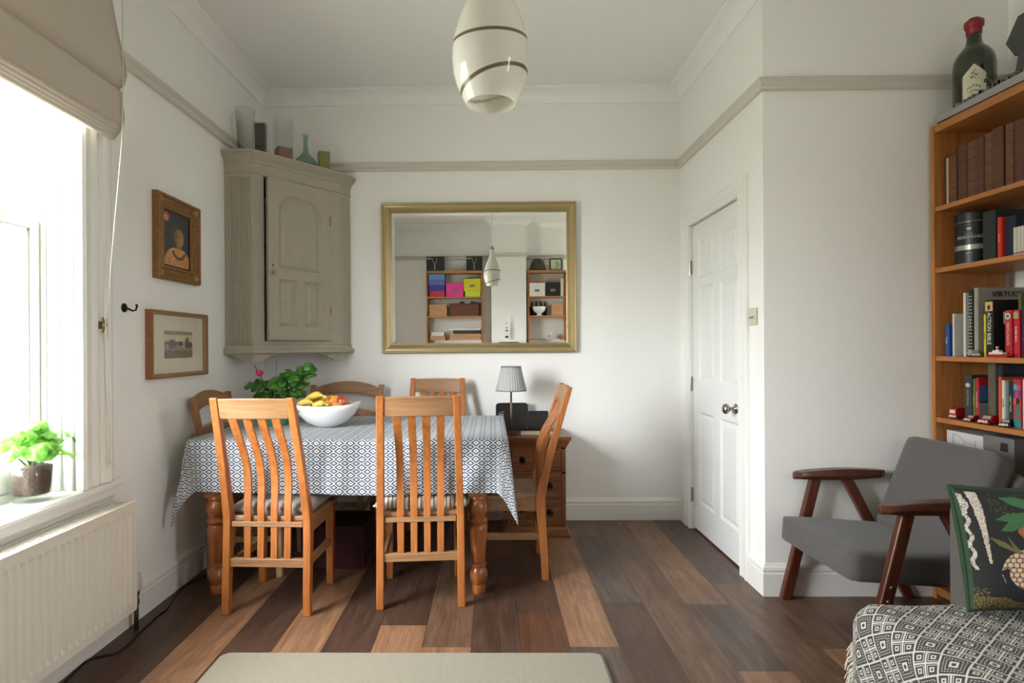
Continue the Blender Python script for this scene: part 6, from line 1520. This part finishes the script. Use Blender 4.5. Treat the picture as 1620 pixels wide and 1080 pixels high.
def wineglass_box(label, x0, x1):
    r = rbox('gift_box', label, x0, x1, tops[6], .215, (30, 28, 30), d=.19); y = .0955; w_ = cm(206, 202, 192)
    b = nb(); 
    for P in ([(-.035, .195), (-.040, .165), (-.028, .135), (-.004, .110), (-.003, .05), (-.003, .03), (-.022, .022)], [(.035, .195), (.040, .165), (.028, .135), (.004, .110), (.003, .05), (.003, .03), (.022, .022)]): tube(b, [(x*.8, y+.0006, z) for x, z in P], .0028, 5)
    link('wine_glass_picture', b, w_, r)
    b = nb(); box(b, -.118, -.045, y-.0003, y+.001, .178, .192); link('printed_words', b, w_, r)
wineglass_box('black wine glass box on top of the left mirrored bookcase, left one', -.995, -.740)
wineglass_box('black wine glass box on top of the left mirrored bookcase, right one', -.395, -.155)
r = thing('atlas', 'flat brown book lying between the two black boxes', 'book', (-.565, -.735, tops[6])); b = nb(); box(b, -.16, .14, -.09, .10, 0, .004); box(b, -.16, .14, -.09, .10, .016, .020); link('cover', b, cm(70, 52, 40), r); b = nb(); box(b, -.155, .137, -.088, .096, .004, .016); link('pages', b, cm(196, 172, 130), r)
zt5, zt4, zt3 = tops[5], tops[4], tops[3]
ST = [('red storage box at the bottom of the left stack', .090, (196, 40, 52)), ('dark blue storage box second from the bottom of the left stack', .085, (44, 62, 160)), ('violet blue storage box third up in the left stack', .080, (108, 104, 190)), ('light blue storage box on top of the left stack', .085, (96, 146, 196))]
z = zt5
for lb, h, c in ST: rbox('storage_box', lb, -.962+.012*(z == zt5), -.722, z, h, c); z += h+.0005
rbox('storage_box', 'bright pink storage box in the middle of the mirrored shelf', -.700, -.440, zt5, .205, (232, 60, 150), handle=True, lid=True)
rbox('storage_box', 'lime green storage box under the yellow one', -.415, -.185, zt5, .085, (206, 226, 60))
rbox('storage_box', 'yellow storage box stacked on the lime green one', -.435, -.178, zt5+.086, .185, (222, 210, 44), handle=True, lid=True)
r = thing('magazine', 'dark magazine slipped in above the yellow box', 'magazine', (-.33, -.74, zt5+.290)); b = nb(); box(b, -.12, .13, -.09, .09, 0, .008); link('pages', b, cm(180, 184, 150), r); b = nb(); box(b, -.122, .132, -.092, .092, .008, .011); link('cover', b, cm(34, 36, 40), r); r.rotation_euler = (0, R(-9), 0)
crate = wood('pine_crate', rgb(176, 122, 78), rgb(206, 156, 110), 'X', .6)
rbox('wooden_crate', 'pine wine crate on the second mirrored shelf', -.960, -.690, zt4, .175, (0, 0, 0), 'crate', m=crate)
r = thing('wicker_basket', 'dark brown woven wicker basket on the second mirrored shelf', 'basket', (-.425, -.735, zt4), group=GM)
wk = mat('wicker', rgb(104, 56, 34), .6); n, l = wk.node_tree.nodes, wk.node_tree.links; tc = n.new('ShaderNodeTexCoord'); br = n.new('ShaderNodeTexBrick'); mp = n.new('ShaderNodeMapping'); mp.inputs['Rotation'].default_value = (pi/2, 0, 0); l.new(tc.outputs['Object'], mp.inputs[0]); l.new(mp.outputs[0], br.inputs[0]); br.inputs['Scale'].default_value = 22; br.inputs['Color1'].default_value = (*rgb(120, 66, 42), 1); br.inputs['Color2'].default_value = (*rgb(92, 48, 30), 1); br.inputs['Mortar'].default_value = (*rgb(48, 26, 18), 1); br.inputs['Mortar Size'].default_value = .012; l.new(br.outputs[0], n['Principled BSDF'].inputs['Base Color'])
b = nb(); P_ = rrect(.455, .2, .02, 4); Q_ = rrect(.43, .18, .02, 4); loft(b, [[(x*.95, y*.95, 0) for x, y in P_], [(x, y, .180) for x, y in P_], [(x, y, .180) for x, y in Q_], [(x, y, .01) for x, y in Q_]]); link('woven_sides', b, wk, r)
b = nb(); tube(b, [(x, y, .182) for x, y in P_]+[(P_[0][0], P_[0][1], .182)], .007, 8); link('rim', b, cm(96, 52, 32), r)
for k, (x, w_, h, c) in enumerate(((-.555, .08, .020, (206, 204, 198)), (-.47, .06, .034, (36, 34, 36)), (-.38, .07, .026, (186, 186, 184)), (-.30, .06, .036, (40, 40, 42)))):
    rbox('papers', ('white papers at the left of the wicker basket', 'black case poking from the wicker basket', 'grey papers in the middle of the wicker basket', 'black pouch at the right of the wicker basket')[k], x-w_/2, x+w_/2, zt4+.0105, .175+h, c, ('paper', 'case', 'paper', 'pouch')[k], d=.12, y=-.68, group='things heaped in the wicker basket')
rbox('wooden_crate', 'small pale pine crate on the third mirrored shelf', -.950, -.715, zt3, .118, (0, 0, 0), 'crate', m=crate)
rbox('storage_box', 'white lidded box on top of the small pine crate', -.930, -.735, zt3+.119, .058, (226, 222, 214))
rbox('wooden_crate', 'long pine crate with knots on the third mirrored shelf', -.650, -.178, zt3, .150, (0, 0, 0), 'crate', m=crate)
rbox('game_box', 'black flat box lying on the long pine crate', -.600, -.185, zt3+.151, .050, (46, 42, 44))
rbox('game_box', 'cream flat box with dark printed marks topmost over the long crate', -.660, -.182, zt3+.202, .036, (216, 212, 198))
# right mirrored bookcase
r = thing('helmet', 'dark brown steel helmet on top of the right mirrored bookcase', 'helmet', (.685, -.735, tops[6]))
b = nb(); rings = []
for q, z in ((1.18, .012), (1.06, .030), (.98, .045), (.93, .09), (.80, .135), (.55, .168), (.25, .184), (.02, .188)): rings.append([(.115*q*cos(2*pi*k/40), .105*q*sin(2*pi*k/40), z-(.012*cos(2*pi*k/40)*max(0, q-1)*4)) for k in range(40)])
loft(b, rings, cap=False); link('shell', b, mat('helmet_paint', rgb(62, 54, 52), .6), r, smooth=True, solid=.003); b = nb(); tube(b, [(.135*cos(2*pi*k/40), .124*sin(2*pi*k/40), .012) for k in range(41)], .003, 6); link('rim', b, cm(74, 66, 62), r)
r = thing('framed_photo', 'small frame with a pale blue and yellow picture beside the helmet', 'picture', (.955, -.72, tops[6]))
b = nb(); extr(b, rrect(.20, .185, .03, 4, 0, .0925), -.006, .006, 'Z'); rot(b, Matrix.Rotation(pi/2, 4, 'X')); link('frame', b, cm(60, 66, 74), r); me = painted(16, 16, lambda u, v: (-.075+.15*u, .0068, .02+.145*v), lambda u, v: rgb(196, 206, 196) if hypot(u-.5, v-.5) > .35 else (rgb(220, 206, 110) if u < .5 else rgb(130, 176, 170))); link('picture', me, M['col'], r)
rbox('storage_box', 'white box with a metal label holder on the right mirrored bookcase', .548, .785, zt5, .200, (222, 222, 214), handle=True, lid=True)
rbox('storage_box', 'black box with a metal label holder on the right mirrored bookcase', .792, 1.010, zt5, .205, (26, 25, 28), handle=True, lid=True)
rbox('storage_box', 'cream tall box right of the black box in the mirror', 1.016, 1.20, zt5, .26, (206, 202, 186))
r = thing('straw_hat', 'beige flat straw hat lying on the white and black boxes', 'hat', (.75, -.735, zt5+.206)); b = nb(); lathe(b, [(.105, 0), (.108, .003), (.108, .006), (.075, .010), (.070, .035), (0, .038)], 36); link('straw', b, mat('straw', rgb(196, 164, 118), .8), r); b = nb(); lathe(b, [(.0765, .009), (.0735, .022)], 36, cap=False); link('ribbon', b, cm(150, 50, 44), r, solid=.001)
r = thing('footed_bowl', 'white ribbed footed bowl on the right mirrored bookcase', 'bowl', (.700, -.70, zt4)); b = nb(); N = 60; rings = []
for ra, z in ((.048, 0), (.048, .006), (.030, .022), (.034, .030), (.075, .060), (.095, .095), (.102, .138), (.097, .138), (.09, .095), (.07, .066), (.0, .045)): rings.append([((ra+(.0022*cos(20*2*pi*k/N) if ra > .06 else 0))*cos(2*pi*k/N), (ra+(.0022*cos(20*2*pi*k/N) if ra > .06 else 0))*sin(2*pi*k/N), z) for k in range(N)])
loft(b, rings, cap=False); link('ceramic', b, M['white'], r, smooth=True)
for k, x in enumerate((.60, .665, .735, .80)):
    r = thing('bottle', ('dark bottle at the left behind the footed bowl', 'second dark bottle behind the footed bowl', 'third dark bottle behind the footed bowl', 'dark bottle at the right behind the footed bowl')[k], 'bottle', (x, -.815, zt4), group='dark bottles behind the footed bowl'); b = nb(); lathe(b, [(.026, 0), (.028, .01), (.028, .13), (.012, .17), (.010, .22), (0, .22)], 20); link('glass_body', b, cm(24, 22, 22, .15), r, smooth=True)
    b = nb(); lathe(b, [(.0115, .19), (.0115, .222), (0, .222)], 12); link('cap', b, cm(50, 48, 46), r)
rbox('wooden_box', 'small square wooden box right of the footed bowl', .880, 1.050, zt4, .170, (0, 0, 0), m=crate)
rbox('wooden_box', 'low dark woven box on the bottom mirrored shelf', .545, .80, zt3, .060, (92, 66, 52))
r = thing('ginger_jar', 'white and brown glazed jar on the bottom mirrored shelf', 'jar', (.86, -.70, zt3)); b = nb(); lathe(b, [(.028, 0), (.040, .03), (.042, .07), (.030, .095), (.034, .10), (.036, .13), (.034, .158), (0, .160)], 28); link('ceramic', b, mat('mottled_glaze', rgb(176, 168, 158), .3, noise=.5, nscale=30), r, smooth=True); b = nb(); lathe(b, [(.037, .130), (.036, .159), (0, .163)], 28); link('lid', b, cm(206, 202, 192), r)
rbox('photo_block', 'small white framed block at the bottom right of the mirror', .900, 1.010, zt3, .062, (222, 220, 214), 'frame', d=.03)
rbox('wooden_box', 'small brown box at the right edge of the mirror', 1.030, 1.10, zt3, .110, (156, 98, 62))
# mantelpiece between the bookcases with a model rocket
r = thing('mantelpiece', 'white painted mantelpiece between the two mirrored bookcases', 'mantelpiece', (.24, YB+.262, 0)); b = nb(); box(b, -.26, .26, -.0, .17, 1.110, 1.150); link('shelf', b, M['trim'], r, bevel=.006)
for s in (-1, 1): b = nb(); box(b, s*.20-.05, s*.20+.05, 0, .10, 0, 1.05); link('pilaster', b, M['trim'], r, bevel=.004)
b = nb(); box(b, -.25, .25, 0, .11, .93, 1.108); link('frieze', b, M['trim'], r, bevel=.004)
b = nb(); box(b, -.149, .149, .002, .02, 0, .929); link('hearth_opening', b, M['void'], r)
r = thing('model_rocket', 'white model space rocket with black bands standing on the mantelpiece', 'model', (.205, -.505, 1.1505)); b = nb(); lathe(b, [(.024, 0), (.024, .20), (.016, .225), (.016, .30), (.010, .325), (.010, .36), (.003, .385), (.0015, .47), (0, .472)], 24); link('fuselage', b, cm(226, 224, 218, .35), r)
for z0, z1, ra in ((.085, .115, .0245), (.185, .20, .0245), (.228, .24, .0165), (.300, .306, .0165)):
    b = nb(); lathe(b, [(ra, z0), (ra, z1)], 24, cap=False); link('black_band', b, cm(24, 24, 26), r)
for k in range(4): a = k*pi/2+.6; b = nb(); loft(b, [[(.020*cos(a)-.001*sin(a), .020*sin(a)+.001*cos(a), z) for z in (.0, .05)]+[(.040*cos(a)-.001*sin(a), .040*sin(a)+.001*cos(a), .0)], [(.020*cos(a)+.001*sin(a), .020*sin(a)-.001*cos(a), z) for z in (.0, .05)]+[(.040*cos(a)+.001*sin(a), .040*sin(a)-.001*cos(a), .0)]]); link('fin', b, cm(30, 30, 32), r)
b = nb(); tube(b, [(-.014, 0, .49), (0, 0, .465), (.014, 0, .49)], .0016, 5); link('escape_tower', b, cm(200, 198, 192), r)
